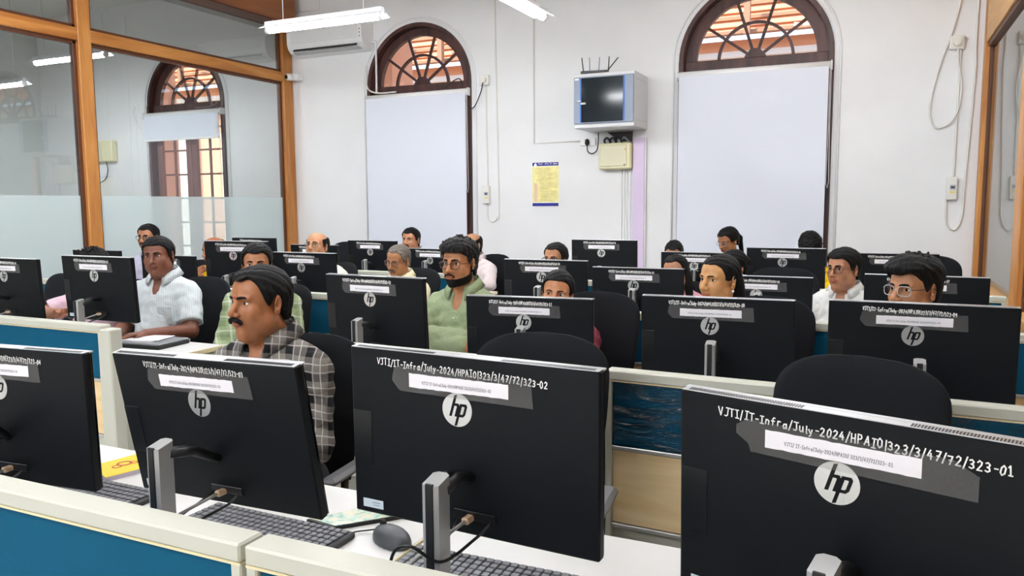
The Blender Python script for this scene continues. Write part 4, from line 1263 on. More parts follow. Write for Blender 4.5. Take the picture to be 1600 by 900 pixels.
def axis(lo, hi, step, flo=None, fhi=None, fstep=None):
    """grid coordinates: coarse step, fine step between flo and fhi"""
    if flo is None: return np.arange(lo, hi + step, step)
    flo, fhi = max(lo, flo), min(hi, fhi)
    return np.concatenate([np.arange(flo - step, lo - step, -step)[::-1], np.arange(flo, fhi, fstep), np.arange(fhi, hi + step, step)])


# ---- materials for people
def skin_mat(name, base):
    if name in MATS: return MATS[name]
    m, nt, b = nodes_of(name)
    L = nt.links.new; c = lin(base)
    at = nt.nodes.new('ShaderNodeAttribute'); at.attribute_name = 'tone'
    sp = nt.nodes.new('ShaderNodeSeparateColor'); L(at.outputs['Color'], sp.inputs[0])
    tc = nt.nodes.new('ShaderNodeTexCoord'); n = nt.nodes.new('ShaderNodeTexNoise'); n.inputs['Scale'].default_value = 38; n.inputs['Detail'].default_value = 5
    L(tc.outputs['Object'], n.inputs['Vector'])
    cr = nt.nodes.new('ShaderNodeValToRGB'); cr.color_ramp.elements[0].position = .3; cr.color_ramp.elements[1].position = .7
    cr.color_ramp.elements[0].color = (c[0] * .86, c[1] * .80, c[2] * .76, 1); cr.color_ramp.elements[1].color = (min(1, c[0] * 1.1), min(1, c[1] * 1.1), min(1, c[2] * 1.12), 1)
    L(n.outputs['Fac'], cr.inputs[0])
    m1 = nt.nodes.new('ShaderNodeMix'); m1.data_type = 'RGBA'; L(sp.outputs[0], m1.inputs[0]); L(cr.outputs[0], m1.inputs[6]); m1.inputs[7].default_value = (c[0] * .72, c[1] * .38, c[2] * .42, 1)
    m2 = nt.nodes.new('ShaderNodeMix'); m2.data_type = 'RGBA'; L(sp.outputs[1], m2.inputs[0]); L(m1.outputs[2], m2.inputs[6]); m2.inputs[7].default_value = (c[0] * .28, c[1] * .27, c[2] * .30, 1)
    L(m2.outputs[2], b.inputs['Base Color'])
    n2 = nt.nodes.new('ShaderNodeTexNoise'); n2.inputs['Scale'].default_value = 260; L(tc.outputs['Object'], n2.inputs['Vector'])
    bp = nt.nodes.new('ShaderNodeBump'); bp.inputs['Strength'].default_value = .12; bp.inputs['Distance'].default_value = .004
    L(n2.outputs['Fac'], bp.inputs['Height']); L(bp.outputs[0], b.inputs['Normal'])
    b.inputs['Roughness'].default_value = .46
    b.inputs['Subsurface Weight'].default_value = .12; b.inputs['Subsurface Radius'].default_value = (.012, .004, .002); b.inputs['Subsurface Scale'].default_value = 1
    MATS[name] = m; return m


def hair_mat(name, col, grey=0.):
    if name in MATS: return MATS[name]
    m, nt, b = nodes_of(name); L = nt.links.new
    tc = nt.nodes.new('ShaderNodeTexCoord'); mp = nt.nodes.new('ShaderNodeMapping'); mp.inputs['Scale'].default_value = (1, .18, .3)
    n = nt.nodes.new('ShaderNodeTexNoise'); n.inputs['Scale'].default_value = 260; n.inputs['Detail'].default_value = 3; n.inputs['Distortion'].default_value = .4
    L(tc.outputs['Object'], mp.inputs[0]); L(mp.outputs[0], n.inputs['Vector'])
    bp = nt.nodes.new('ShaderNodeBump'); bp.inputs['Strength'].default_value = .8; bp.inputs['Distance'].default_value = .004
    L(n.outputs['Fac'], bp.inputs['Height']); L(bp.outputs[0], b.inputs['Normal'])
    cr = nt.nodes.new('ShaderNodeValToRGB'); c = lin(col); g = [v + grey for v in c]
    cr.color_ramp.elements[0].position = .45; cr.color_ramp.elements[1].position = .7
    cr.color_ramp.elements[0].color = (*c, 1); cr.color_ramp.elements[1].color = (*g, 1)
    L(n.outputs['Fac'], cr.inputs[0]); L(cr.outputs[0], b.inputs['Base Color'])
    b.inputs['Roughness'].default_value = .6; b.inputs['Specular IOR Level'].default_value = .18
    MATS[name] = m; return m


def cloth_mat(name, base, kind='plain', c2=None, c3=None, scale=1.):
    """plain, pinstripe or plaid shirt cloth with a fine weave"""
    if name in MATS: return MATS[name]
    m, nt, b = nodes_of(name); L = nt.links.new
    tc = nt.nodes.new('ShaderNodeTexCoord')
    sx = nt.nodes.new('ShaderNodeSeparateXYZ'); L(tc.outputs['Object'], sx.inputs[0])
    def mth(op, a, b_=None, c_=None):
        q = nt.nodes.new('ShaderNodeMath'); q.operation = op
        for i, v in enumerate((a, b_, c_)):
            if v is None: continue
            if isinstance(v, (int, float)): q.inputs[i].default_value = v
            else: L(v, q.inputs[i])
        return q.outputs[0]
    def mixc(fac, ca, cb):
        q = nt.nodes.new('ShaderNodeMix'); q.data_type = 'RGBA'; L(fac, q.inputs[0])
        for i, v in ((6, ca), (7, cb)):
            if isinstance(v, tuple): q.inputs[i].default_value = (*v, 1)
            else: L(v, q.inputs[i])
        return q.outputs[2]
    c = lin(base); col = None
    if kind != 'plain':
        wob = nt.nodes.new('ShaderNodeTexNoise'); wob.inputs['Scale'].default_value = 5; L(tc.outputs['Object'], wob.inputs['Vector'])
        w = mth('MULTIPLY', mth('SUBTRACT', wob.outputs['Fac'], .5), .05)
        X = mth('ADD', mth('ADD', sx.outputs[0], mth('MULTIPLY', sx.outputs[1], .55)), w)
        Z = mth('ADD', mth('ADD', sx.outputs[2], mth('MULTIPLY', sx.outputs[1], .25)), w)
        def band(v, period, width, off=0.):
            return mth('LESS_THAN', mth('FRACT', mth('ADD', mth('DIVIDE', v, period), off)), width)
        if kind == 'pin':
            col = mixc(mth('MULTIPLY', band(X, .014 * scale, .22), .55), c, lin(c2))
        elif kind == 'plaid':
            P = .062 * scale
            wx, wz = band(X, P, .34), band(Z, P, .34)
            col = mixc(mth('MULTIPLY', mth('ADD', wx, wz), .5), c, lin(c2))
            col = mixc(mth('MULTIPLY', band(X, P, .045, .30), .8), col, lin(c3)); col = mixc(mth('MULTIPLY', band(Z, P, .045, .30), .8), col, lin(c3))
            col = mixc(mth('MULTIPLY', band(X, P, .035, .62), .7), col, lin(c3)); col = mixc(mth('MULTIPLY', band(Z, P, .035, .62), .7), col, lin(c3))
        elif kind == 'check':
            P = .085 * scale
            col = mixc(mth('MULTIPLY', mth('ADD', band(X, P, .45), band(Z, P, .4)), .42), c, lin(c2))
            col = mixc(mth('MULTIPLY', mth('ADD', band(X, P, .16, .35), band(Z, P, .12, .4)), .45), col, lin(c3))
        elif kind == 'floral':
            v = nt.nodes.new('ShaderNodeTexVoronoi'); v.inputs['Scale'].default_value = 34; L(tc.outputs['Object'], v.inputs['Vector'])
            col = mixc(mth('LESS_THAN', v.outputs['Distance'], .34), c, lin(c2))
            v2 = nt.nodes.new('ShaderNodeTexVoronoi'); v2.inputs['Scale'].default_value = 21; L(tc.outputs['Object'], v2.inputs['Vector'])
            col = mixc(mth('LESS_THAN', v2.outputs['Distance'], .2), col, lin(c3))
        L(col, b.inputs['Base Color'])
    else:
        b.inputs['Base Color'].default_value = (*c, 1)
    n = nt.nodes.new('ShaderNodeTexNoise'); n.inputs['Scale'].default_value = 9; n.inputs['Detail'].default_value = 5; n.inputs['Distortion'].default_value = 1.4
    L(tc.outputs['Object'], n.inputs['Vector'])
    bp = nt.nodes.new('ShaderNodeBump'); bp.inputs['Strength'].default_value = .55; bp.inputs['Distance'].default_value = .03
    L(n.outputs['Fac'], bp.inputs['Height']); L(bp.outputs[0], b.inputs['Normal'])
    b.inputs['Roughness'].default_value = .85; b.inputs['Specular IOR Level'].default_value = .2
    MATS[name] = m; return m


m_eye = mat('eye_white', 'E9E4DE', .2); m_iris = mat('dark_iris', '1E120C', .1); m_lash = mat('dark_lash', '14100E', .6)
m_gold = mat('thin_metal_rim', '8A7A66', .3, .8); m_rimblack = mat('black_rim', '18181A', .35); m_rimbrown = mat('brown_rim', '5A3526', .35)
m_rimclear = mat('clear_acetate_rim', 'C9CDD0', .15); m_lens = glass_mat('spectacle_lens', (.96, .97, .97), 1.45)
m_trouser = mat('dark_trousers', '24262C', .85); m_shoe = mat('dark_shoe', '15120F', .4)
m_bindi = mat('red_bindi', 'A3161C', .6); m_button = mat('shirt_button', 'D9D6CC', .4)
m_pink = mat('pink_clip', 'E58CB5', .4)

EYE_Y, EYE_Z, EYE_X, EYE_R = -.0650, .006, .0315, .0155


def head_shape(f, A, o):
    """sculpts skull, face and neck in head coordinates (face towards -y)"""
    w = o['hw']; fat = o['fat']
    f.ell((0, .016, .036), (.0745 * w, .0945, .079), .02, A=A)
    f.ell((0, -.020, .040), (.066 * w, .068, .066), .02, A=A)                     # forehead
    f.ell((0, -.024, -.028), (.060 * w + .004 * fat, .067, .074), .025, A=A)      # mid face
    f.ell((0, -.030, -.072), (.047 * w + .010 * fat, .056, .040), .025, A=A)      # jaw
    for s in (-1, 1):
        f.ell((s * (.046 + .008 * fat) * w, -.008, -.062), (.020 + .006 * fat, .035, .032), .025, A=A)   # jaw corner
        f.ell((s * .040 * w, -.058, -.026), (.021, .020, .022 + .004 * fat), .02, A=A)  # cheek
    f.ell((0, -.074, -.100), (.019, .014, .014), .02, A=A)                          # chin
    if fat > .3: f.ell((0, -.035, -.112), (.040, .045, .018 * fat + .010), .02, A=A)
    for s in (-1, 1):
        f.cap((s * .014, -.0865, .022), (s * .044, -.073, .022), .008, .007, .012, A=A)  # brow
        f.ell((s * .0315, -.089, .004), (.019, .012, .0125), .010, 'sub', A=A)     # socket
        f.ell((s * EYE_X, EYE_Y, EYE_Z), (EYE_R, EYE_R, EYE_R), .003, A=A)          # lids over the eye
    f.cap((0, -.085, .014), (0, -.107, -.022), .0085, .0105, .012, A=A)            # nose
    f.ell((0, -.1105, -.029), (.0125, .011, .0098), .008, A=A)
    for s in (-1, 1):
        f.ell((s * .0145, -.099, -.032), (.0085, .0105, .008), .006, A=A)
        f.ell((s * .0065, -.105, -.0385), (.0035, .0045, .003), .003, 'sub', A=A)
    f.ell((0, -.087, -.049), (.021, .012, .012), .012, A=A)                         # muzzle
    f.ell((0, -.0945, -.0565), (.0215, .008, .0048), .004, A=A)
    f.ell((0, -.0925, -.0665), (.0185, .0085, .0058), .004, A=A)
    f.ell((0, -.103, -.0612), (.024, .006, .0013), .002, 'sub', A=A)
    f.ell((0, -.094, -.078), (.014, .006, .0045), .008, 'sub', A=A)
    R = Matrix.Rotation(-.25, 3, 'X')
    for s in (-1, 1):                                                               # ears
        Rs = Matrix.Rotation(s * .38, 3, 'Z') @ R
        f.ell((s * (.076 * w + .004 * fat), .012, .000), (.0075, .0185, .032), .005, A=A, R=Rs)
        f.ell((s * (.076 * w + .004 * fat), .008, -.026), (.007, .010, .012), .006, A=A)
        f.ell((s * (.085 * w + .004 * fat), .009, .004), (.0075, .0120, .0215), .003, 'sub', A=A, R=Rs)
        f.ell((s * (.081 * w + .004 * fat), .003, -.006), (.008, .006, .008), .004, 'sub', A=A, R=Rs)


def make_person(o):
    name = 'person'
    hx, hy, hz = o['head']              # world position of the middle of the head
    body = o.get('body', 0.); fy = o['yaw']; pitch = o.get('pitch', 0.); roll = o.get('roll', 0.)
    fem = o.get('fem', False); fat = o.get('fat', .2); o['fat'] = fat; o.setdefault('hw', .97 if fem else 1.0)
    sc = o.get('scale', .95 if fem else 1.0)
    root = empty(name, (hx, hy + .03, 0), math.radians(body)); tag(root, o['label'], 'person')
    fine = o.get('res', .0042); mid = o.get('mid', .0085)
    # person frame: origin under the neck, facing -y
    H = Vector((0, -.03, hz))
    A = Matrix.Translation(H) @ Matrix.Rotation(math.radians(fy - body), 4, 'Z') @ Matrix.Rotation(math.radians(pitch), 4, 'X') @ Matrix.Rotation(math.radians(roll), 4, 'Y') @ Matrix.Scale(sc, 4)
    sh = hz - .192 * sc - o.get('drop', 0.)              # shoulder height
    sw = (.132 if fem else .156) + .012 * fat             # half shoulder width
    zh = .60                                            # hip height
    tz = lambda t: zh + (sh - zh) * t
    pose = o.get('arms', 'desk')
    J = {}
    for s in (-1, 1):
        S = Vector((s * sw, .02, sh - .045))
        if pose == 'desk': E, Wr = Vector((s * (sw + .035), -.10, .80)), Vector((s * .11, -.31, ZD + .042))
        elif pose == 'lap': E, Wr = Vector((s * (sw + .05), -.04, .76)), Vector((s * .08, -.27, .66))
        elif pose == 'wide': E, Wr = Vector((s * (sw + .07), -.09, .80)), Vector((s * .10, -.33, ZD + .045))
        elif pose == 'prop': E, Wr = Vector((s * (sw + .15), -.10, .86)), Vector((s * .09, -.27, .885))
        elif pose == 'crossed':
            E = Vector((s * (sw + .045), -.10, .86)); Wr = Vector((-s * .125, -.185 + .03 * s, .885 + .02 * s))
        elif pose == 'chin':
            if s == -1: E, Wr = Vector((-.30, -.17, .90)), Vector((-.125, -.15, hz - .190))
            else: E, Wr = Vector((s * (sw + .03), -.10, .80)), Vector((s * .11, -.31, ZD + .042))
        J[s] = (S, E, Wr)

    def torso(f, e, k=.05):
        f.ell((0, .03, zh), (.158 + e, .125 + e, .12), k)
        f.ell((0, -.005 - .03 * fat, tz(.36)), (.130 + .035 * fat + e, .11 + .045 * fat + e, .17), k)
        f.ell((0, .015, tz(.72)), ((.130 if fem else .150) + .01 * fat + e, .108 + .012 * fat + e, .19), k)
        if fem:
            for s in (-1, 1): f.ell((s * .07, -.085, tz(.70)), (.06 + e, .05 + e, .06), .04)
        f.cap((-sw * .78, .02, sh - .035), (sw * .78, .02, sh - .035), .052 + e, .052 + e, k)
        for s in (-1, 1):
            f.cap((s * .02, .025, sh + .045), (s * sw * .9, .02, sh - .03), .042 + e * .8, .045 + e, k)

    def arm(f, s, e, upto=1., k=.03):
        S, E, Wr = J[s]; a = .048 if not fem else .04
        f.cap(S, E, a + .006 + .008 * fat + e, a * .84 + .006 * fat + e, k)
        if upto > 0:
            f.cap(E, E.lerp(Wr, upto), a * .86 + .004 * fat + e, (a * .86) * (1 - upto) + .029 * upto + e, .02)

    # ---- body
    fr = .125
    xs = axis(-.36, .36, mid, -.125, .125, fine); ys = axis(-.66, .22, mid * 1.1, -.175, .115, fine)
    zs = axis(-.01, hz + .15, mid * 1.1, hz - .15, hz + .15, fine)
    f = Field(xs, ys, zs)
    torso(f, 0)
    for s in (-1, 1):
        arm(f, s, 0)
        # legs
        f.cap((s * .095, .02, zh - .01), (s * .125, -.40, zh - .02), .085 + .01 * fat, .062, .04)
        f.cap((s * .125, -.40, zh - .02), (s * .125, -.38, .10), .058, .038, .03)
        f.cap((s * .125, -.37, .05), (s * .13, -.52, .035), .04, .032, .03)
        # hand: palm, four fingers, thumb
        S, E, Wr = J[s]; d = (Wr - E).normalized()
        up = Vector((0, 0, 1)) if pose != 'chin' or s == 1 else Vector((0, -1, 0))
        side = d.cross(up).normalized() * (-s)         # towards the thumb
        if pose == 'crossed': side = Vector((0, 0, 1))
        nrm = side.cross(d).normalized()
        if nrm.z > 0 and pose in ('desk', 'wide', 'lap'): nrm = -nrm
        hs = .9 if fem else 1.
        P0 = Wr + d * .012
        for q in (-1.2, -.4, .4, 1.2):
            b0 = Wr + d * .018 + side * q * .011 * hs; b1 = Wr + d * .085 * hs + side * q * .0185 * hs
            f.cap(b0, b1, .0135 * hs, .0115 * hs, .012)
            ln = {-1.2: .052, -.4: .066, .4: .072, 1.2: .064}[q] * hs
            k1 = b1 + d * ln * .5 + nrm * .008; k2 = b1 + d * ln * .85 + nrm * .026
            f.cap(b1, k1, .0098 * hs, .0088 * hs, .003); f.cap(k1, k2, .0088 * hs, .0075 * hs, .003)
        t0 = Wr + d * .03 + side * .024 * hs; t1 = Wr + d * .062 + side * .046 * hs + nrm * .01; t2 = Wr + d * .088 + side * .050 * hs + nrm * .018
        f.cap(t0, t1, .0135 * hs, .011 * hs, .008); f.cap(t1, t2, .011 * hs, .009 * hs, .004)
    nb = Vector((0, .03, sh + .0)); nt_ = A @ Vector((0, .018, -.055))
    f.cap(nb, nt_, .062 + .01 * fat - (.012 if fem else 0), .053 + .010 * fat - (.010 if fem else 0), .03)
    head_shape(f, A, o)
    V, Q = f.mesh()
    ob, V = np_mesh('body', V, Q, skin_mat('skin_' + o['skin'], o['skin']), root, relax=1)
    # lips and shaved-beard tone live in a colour attribute
    Ai = np.array(A.inverted()); P = V @ Ai[:3, :3].T + Ai[:3, 3]
    ca = ob.data.color_attributes.new('tone', 'FLOAT_COLOR', 'POINT')
    lip = np.clip(1.25 - np.sqrt((P[:, 0] / .0225) ** 2 + ((P[:, 2] + .0615) / .0118) ** 2), 0, .25) * 4 * (P[:, 1] < -.07)
    stub = np.clip((-.040 - P[:, 2]) / .02, 0, 1) * np.clip((.02 - P[:, 1]) / .03, 0, 1) * (P[:, 2] > -.125) * o.get('stubble', 0.) * (1 - lip)
    dat = np.zeros((len(V), 4), F32); dat[:, 0] = lip * (.95 if fem else .75); dat[:, 1] = stub; dat[:, 3] = 1
    ca.data.foreach_set('color', dat.ravel())

    # ---- eyes
    for s in (-1, 1):
        gz = o.get('gaze', 0.)
        n, m_ = 13, 6; vs = []; fs = []; ms = []
        Rr = EYE_R + .0007
        op = (.0066 if fem else .0058) * o.get('open', 1.)
        for j in range(m_ + 1):
            for i in range(n + 1):
                u = -1 + 2 * i / n; up_ = op * (1 - abs(u) ** 2.2); lo = -.0040 * (1 - abs(u) ** 2.5)
                x = u * .0145; z = lo + (up_ - lo) * j / m_ + .0006 * s * u
                y = -math.sqrt(max(Rr * Rr - x * x - z * z, 1e-9))
                vs.append((s * EYE_X + x, EYE_Y + y, EYE_Z + z))
        eb = MB(lambda p: tuple(A @ Vector(p)))
        for j in range(m_):
            for i in range(n):
                a = j * (n + 1) + i; fs.append((a, a + 1, a + n + 2, a + n + 1))
        eb.add(vs, fs, 0, True); e_ = eb.build('eye', m_eye, root)
        ir = MB(lambda p: tuple(A @ Vector(p))); vs = []
        for rr in (0, .35, .7, 1):
            for k in range(14):
                a = 2 * PI * k / 14; x = (gz * .006 + rr *   .0063 * math.cos(a)); z = max(-.0040, min(op * .95, .0008 + rr *   .0063 * math.sin(a)))
                vs.append((s * EYE_X + x, EYE_Y - math.sqrt(max((Rr + .0003) ** 2 - x * x - z * z, 1e-9)), EYE_Z + z))
        ir.add(vs, [(j * 14 + k, j * 14 + (k + 1) % 14, (j + 1) * 14 + (k + 1) % 14, (j + 1) * 14 + k) for j in range(3) for k in range(14)], 0, True); ir.build('iris', m_iris, e_)
        ls = MB(lambda p: tuple(A @ Vector(p))); pts = []
        for i in range(n + 1):
            u = -1 + 2 * i / n; x = u * .0149; z = op * (1 - abs(u) ** 2.2) + .0004
            pts.append((s * EYE_X + x, EYE_Y - math.sqrt((Rr + .0004) ** 2 - x * x - z * z), EYE_Z + z))
        ls.tube(pts, [.0005 + .0009 * (1 - abs(-1 + 2 * i / n)) for i in range(n + 1)], 5); ls.build('eyelashes', m_lash, e_)
        # eyebrow
        br = MB(lambda p: tuple(A @ Vector(p))); th = .0032 if fem else .0050 * o.get('brow', 1.)
        pts = [(s * x, y, z) for x, y, z in ((.0120, -.0945, .0225), (.022, -.0935, .0250), (.033, -.0875, .0262), (.043, -.0785, .0240), (.050, -.069, .0190))]
        pts = catmull(pts, 4); N_ = len(pts) - 1
        br.tube(pts, [th * (.55 + .45 * math.sin(PI * min(1, .25 + i / N_))) for i in range(N_ + 1)], 6); br.build('eyebrow', hair_mat('hair_' + o.get('browcol', '100E0D'), o.get('browcol', '100E0D')), root)

    # ---- hair, built in head coordinates
    hc = o.get('hair', {}); style = hc.get('style', 'short')
    hm = hair_mat('hair_%s_%s' % (hc.get('col', '0D0C0C'), hc.get('grey', 0)), hc.get('col', '0D0C0C'), hc.get('grey', 0.))
    st_ = o.get('hres', .0042)
    g = Field(np.arange(-.125, .1251, st_), np.arange(-.135, .20, st_), np.arange(-.16 if style != 'long' else -.34, .16, st_), far=.1)
    w = o['hw']; th = hc.get('t', .010)
    g.ell((0, .016, .036), (.0745 * w + th, .0945 + th, .079 + th * 1.1), .02)
    g.ell((0, -.020, .040), (.066 * w + th * .8, .068 + th * .55, .066 + th), .02)
    g.ell((0, .045, -.03), (.058 * w + th * .6, .060 + th * .6, .072), .03)
    X, Y, Z = np.meshgrid(g.x, g.y, g.z, indexing='ij')
    zf = hc.get('zf', .066); rec = hc.get('rec', .01); side = hc.get('side', .0)
    hl = np.interp(Y, [-.12, -.07, -.052, -.040, -.030, -.016, -.004, .010, .026, .034, .06, .12],
                   [zf, zf, zf - .016, .034 + side, .012 + side, -.008 + side, .020 + side, .036, .010, -.030, -.062, -.07])
    hl = hl + rec * np.clip((np.abs(X) - .018) / .02, 0, 1) * np.clip((-.045 - Y) / .02, 0, 1) * (Z > .03)
    amp = hc.get('rough', 1.0)
    strands = (np.sin(X * 260 + 5 * np.sin(Y * 40 + Z * 25)) * .0009 + np.sin(X * 120 - Y * 60 + 4 * np.sin(Z * 45 + Y * 20)) * .0016) * amp
    top = hc.get('top', 0.)
    vol = top * np.clip((Z - .03) / .06, 0, 1) + hc.get('front', 0.) * np.clip((-.02 - Y) / .05, 0, 1) * np.clip((Z - .05) / .04, 0, 1)
    g.f = g.f - vol.astype(F32) + strands.astype(F32)
    if hc.get('tufts'):
        rnd = random.Random(hc['tufts'])
        for _ in range(70):
            a = rnd.uniform(-1, 1); b = rnd.uniform(-.9, .75)
            x0, y0 = .060 * a, -.01 + .085 * b
            zz = .036 + .085 * math.sqrt(max(.02, 1 - (x0 / .085) ** 2 - ((y0 - .012) / .11) ** 2)) + top * .75
            g.cap((x0, y0, zz - .006), (x0 + rnd.uniform(-.014, .014), y0 - rnd.uniform(.004, .024), zz + rnd.uniform(.006, .019)), .0085, .0035, .006)
    cut = (hl - Z) * .75
    if style == 'bald':
        # only a horseshoe of hair round the back and sides
        zt = hc.get('crown', .06); cut = np.maximum(cut, (Z - zt - .35 * (Y - .02)) * .9)
    if style in ('bun', 'long', 'tail', 'tied'):
        ear = np.maximum(-(np.abs(X) - .055), -(.03 - Z))
        cut = np.where((Y > -.035) & (Y < .04) & (Z < .05), np.minimum(cut, (.002 - Z) * .75 + .0 * X), cut)
    k = .004; d = g.f; h = np.clip(.5 - .5 * (cut - d) / k, 0, 1); g.f = (cut * (1 - h) + d * h + k * h * (1 - h)).astype(F32)
    if style == 'bun': g.ell((0, .125, .02), (.042, .035, .042), .012)
    if style in ('tail', 'tied'):
        g.cap((0, .10, .045), (.01, .135, -.02), .030, .026, .015); g.cap((.01, .135, -.02), (.015, .125, -.15), .026, .018, .015)
    if style == 'long':
        g.ell((0, .075, -.05), (.078, .050, .11), .02); g.ell((.0, .095, -.17), (.085, .035, .14), .03)
        if hc.get('drape'): g.ell((.075, .01, -.13), (.025, .035, .15), .02)
    if hc.get('part') is not None:
        px = hc['part']; g.ell((px, -.03, .125 + top), (.0022, .07, .014), .003, 'sub')
    V, Q = g.mesh()
    hairob, _ = np_mesh('hair', V, Q, hm, root, A)
    Ah = lambda p: tuple(A @ Vector(p))
    # moustache and beard
    if o.get('moustache'):
        mt_ = o['moustache']; q = Field(np.arange(-.04, .04, .0022), np.arange(-.125, -.07, .0022), np.arange(-.075, -.025, .0022))
        for s in (-1, 1):
            g1 = 1 + .22 * max(0, mt_ - 1) * 2
            q.ell((s * .011, -.1025, -.0475), (.0145 * g1, .0075, .0058 * mt_), .004, R=Matrix.Rotation(s * .22, 3, 'Y'))
            q.ell((s * .0245, -.0955, -.0545), (.0095 * g1, .0075, .0056 * mt_), .004, R=Matrix.Rotation(s * .8, 3, 'Y'))
        V, Q = q.mesh(); np_mesh('moustache', V, Q, hm if o.get('mcol') is None else hair_mat('hair_' + o['mcol'], o['mcol']), root, A)
    if o.get('beard'):
        q = Field(np.arange(-.095, .095, .0034), np.arange(-.12, .05, .0034), np.arange(-.14, .01, .0034))
        o2 = dict(o); head_shape(q, None, o2)
        X, Y, Z = np.meshgrid(q.x, q.y, q.z, indexing='ij')
        low = np.interp(Y, [-.12, -.085, -.05, -.02, .0, .012], [-.071, -.072, -.061, -.047, -.022, .0])
        mouth = .0205 - np.sqrt(X ** 2 + ((Z + .058) * 1.25) ** 2)
        q.f = np.maximum(np.maximum(np.maximum(q.f - .0022, Z - low), Y - .012), np.where(Y < -.07, mouth, -1)).astype(F32)
        q.f = np.maximum(q.f, (-.114 - Z - .25 * np.clip(Y + .06, 0, 1) * 0)).astype(F32)
        V, Q = q.mesh(); np_mesh('beard', V, Q, hair_mat('hair_0D0C0C', '0D0C0C'), root, A)
    if o.get('bindi'):
        bb = MB(Ah); bb.tube([(0, -.0955, .022 + .004), (0, -.0975, .022 + .0045)], .0032, 12); bb.build('bindi', m_bindi, root)
    if o.get('earring'):
        bb = MB(Ah)
        for s in (-1, 1): MB(Ah).lathe((s * .079, .003, -.045), [(0, .009), (.005, .004), (.0055, -.003), (0, -.008)], 10).build('earring', mat('pearl', 'EDE6DA', .2), root)
    if o.get('clip'):
        for k in range(5):
            MB(Ah).box((.052 + .004 * k * .3, .082, .012 - .004), (.006, .012, .040), .003, 0, Matrix.Rotation(-.5 + .25 * k, 3, 'X')).build('hair_clip', m_pink, hairob) if k in (1, 3) else None
        MB(Ah).box((.060, .075, .008), (.010, .030, .034), .005).build('hair_clip', m_pink, hairob)
    # glasses
    if o.get('glasses'):
        gl = {'gold': m_gold, 'black': m_rimblack, 'brown': m_rimbrown, 'clear': m_rimclear}[o['glasses']]
        tkn = {'gold': .0011, 'clear': .0013}.get(o['glasses'], .0016)
        gr = empty('glasses', (0, 0, 0)); gr.parent = root
        for s in (-1, 1):
            ring = []
            for k in range(24):
                a = 2 * PI * k / 24; ca, sa = math.cos(a), math.sin(a); q = (abs(ca) ** 3.2 + abs(sa) ** 3.2) ** (-1 / 3.2)
                x = .0255 * q * ca; ring.append((s * .0335 + x, -.1005 + .010 * (abs(s * .0335 + x) / .06) ** 2, .002 + .0185 * q * sa))
            MB(Ah).tube(ring, tkn, 6, closed=True).build('rim', gl, gr)
            lm = MB(Ah); lm.add(ring, [tuple(range(24))]); lm.build('lens', m_lens, gr)
            MB(Ah).tube([(s * .059, -.092, .008), (s * .072 * w, -.080, .009), (s * .079 * w, -.02, .010), (s * .081 * w, .012, .010), (s * .079 * w, .028, -.004)], tkn, 6).build('temple', m_rimblack if o['glasses'] == 'clear' else gl, gr)
        MB(Ah).tube([(-.0085, -.1005, .004), (0, -.104, .0065), (.0085, -.1005, .004)], tkn, 6).build('bridge', gl, gr)

    # ---- shirt, trousers, shoes
    cm = o['cloth']; slv = o.get('sleeve', .0)       # 0 short, 1 long
    c_st = o.get('cres', .0095)
    f = Field(axis(-.37, .37, c_st), axis(-.40, .23, c_st), axis(zh - .16, sh + .12, c_st))
    torso(f, .012)
    for s in (-1, 1):
        S, E, Wr = J[s]; a = .048 if not fem else .04
        if slv >= 1:
            arm(f, s, .012, .93)
            f.cap(E.lerp(Wr, .82), E.lerp(Wr, .93), .042, .040, .008)
        else:
            E2 = S.lerp(E, .78); f.cap(S, E2, a + .020 + .008 * fat, a + .026, .03)
    X, Y, Z = np.meshgrid(f.x, f.y, f.z, indexing='ij')
    wr = np.sin(X * 46 + 3.1 * np.sin(Z * 17 + Y * 9) + o.get('seed', 1)) * np.sin(Z * 38 + 2.6 * np.sin(X * 21 - Y * 15)) * .0042
    wr += np.sin((Z + Y * .6) * 95 + 2 * np.sin(X * 30)) * .0014
    f.f = (f.f + wr).astype(F32)
    if slv < 1:
        for s in (-1, 1):
            S, E, Wr = J[s]; d = (E - S).normalized(); o_ = S.lerp(E, .80)
            # flat sleeve end
            t = (X - o_.x) * d.x + (Y - o_.y) * d.y + (Z - o_.z) * d.z
            near = (np.sqrt(np.maximum((X - o_.x) ** 2 + (Y - o_.y) ** 2 + (Z - o_.z) ** 2 - t * t, 0)) < .085) & (t < .12) & (X * s > (.105 if fem else .13))
            f.f = np.where(near & (t > -.03), np.maximum(f.f, t), f.f).astype(F32)
    if o.get('neck', 'collar') == 'collar':
        f.cap((0, .035, sh + .02), (0, .02, sh + .16), .058 + .01 * fat, .075, .01, 'sub')
        f.ell((0, -.070, sh + .012), (.024, .05, .055), .010, 'sub')
    else:
        f.cap((0, .03, sh + .01), (0, .0, sh + .16), .066, .085, .01, 'sub'); f.ell((0, -.06, sh + .0), (.055, .06, .05), .015, 'sub')
    V, Q = f.mesh()
    shirt, _ = np_mesh('shirt' if not fem else 'kurta', V, Q, cm, root)
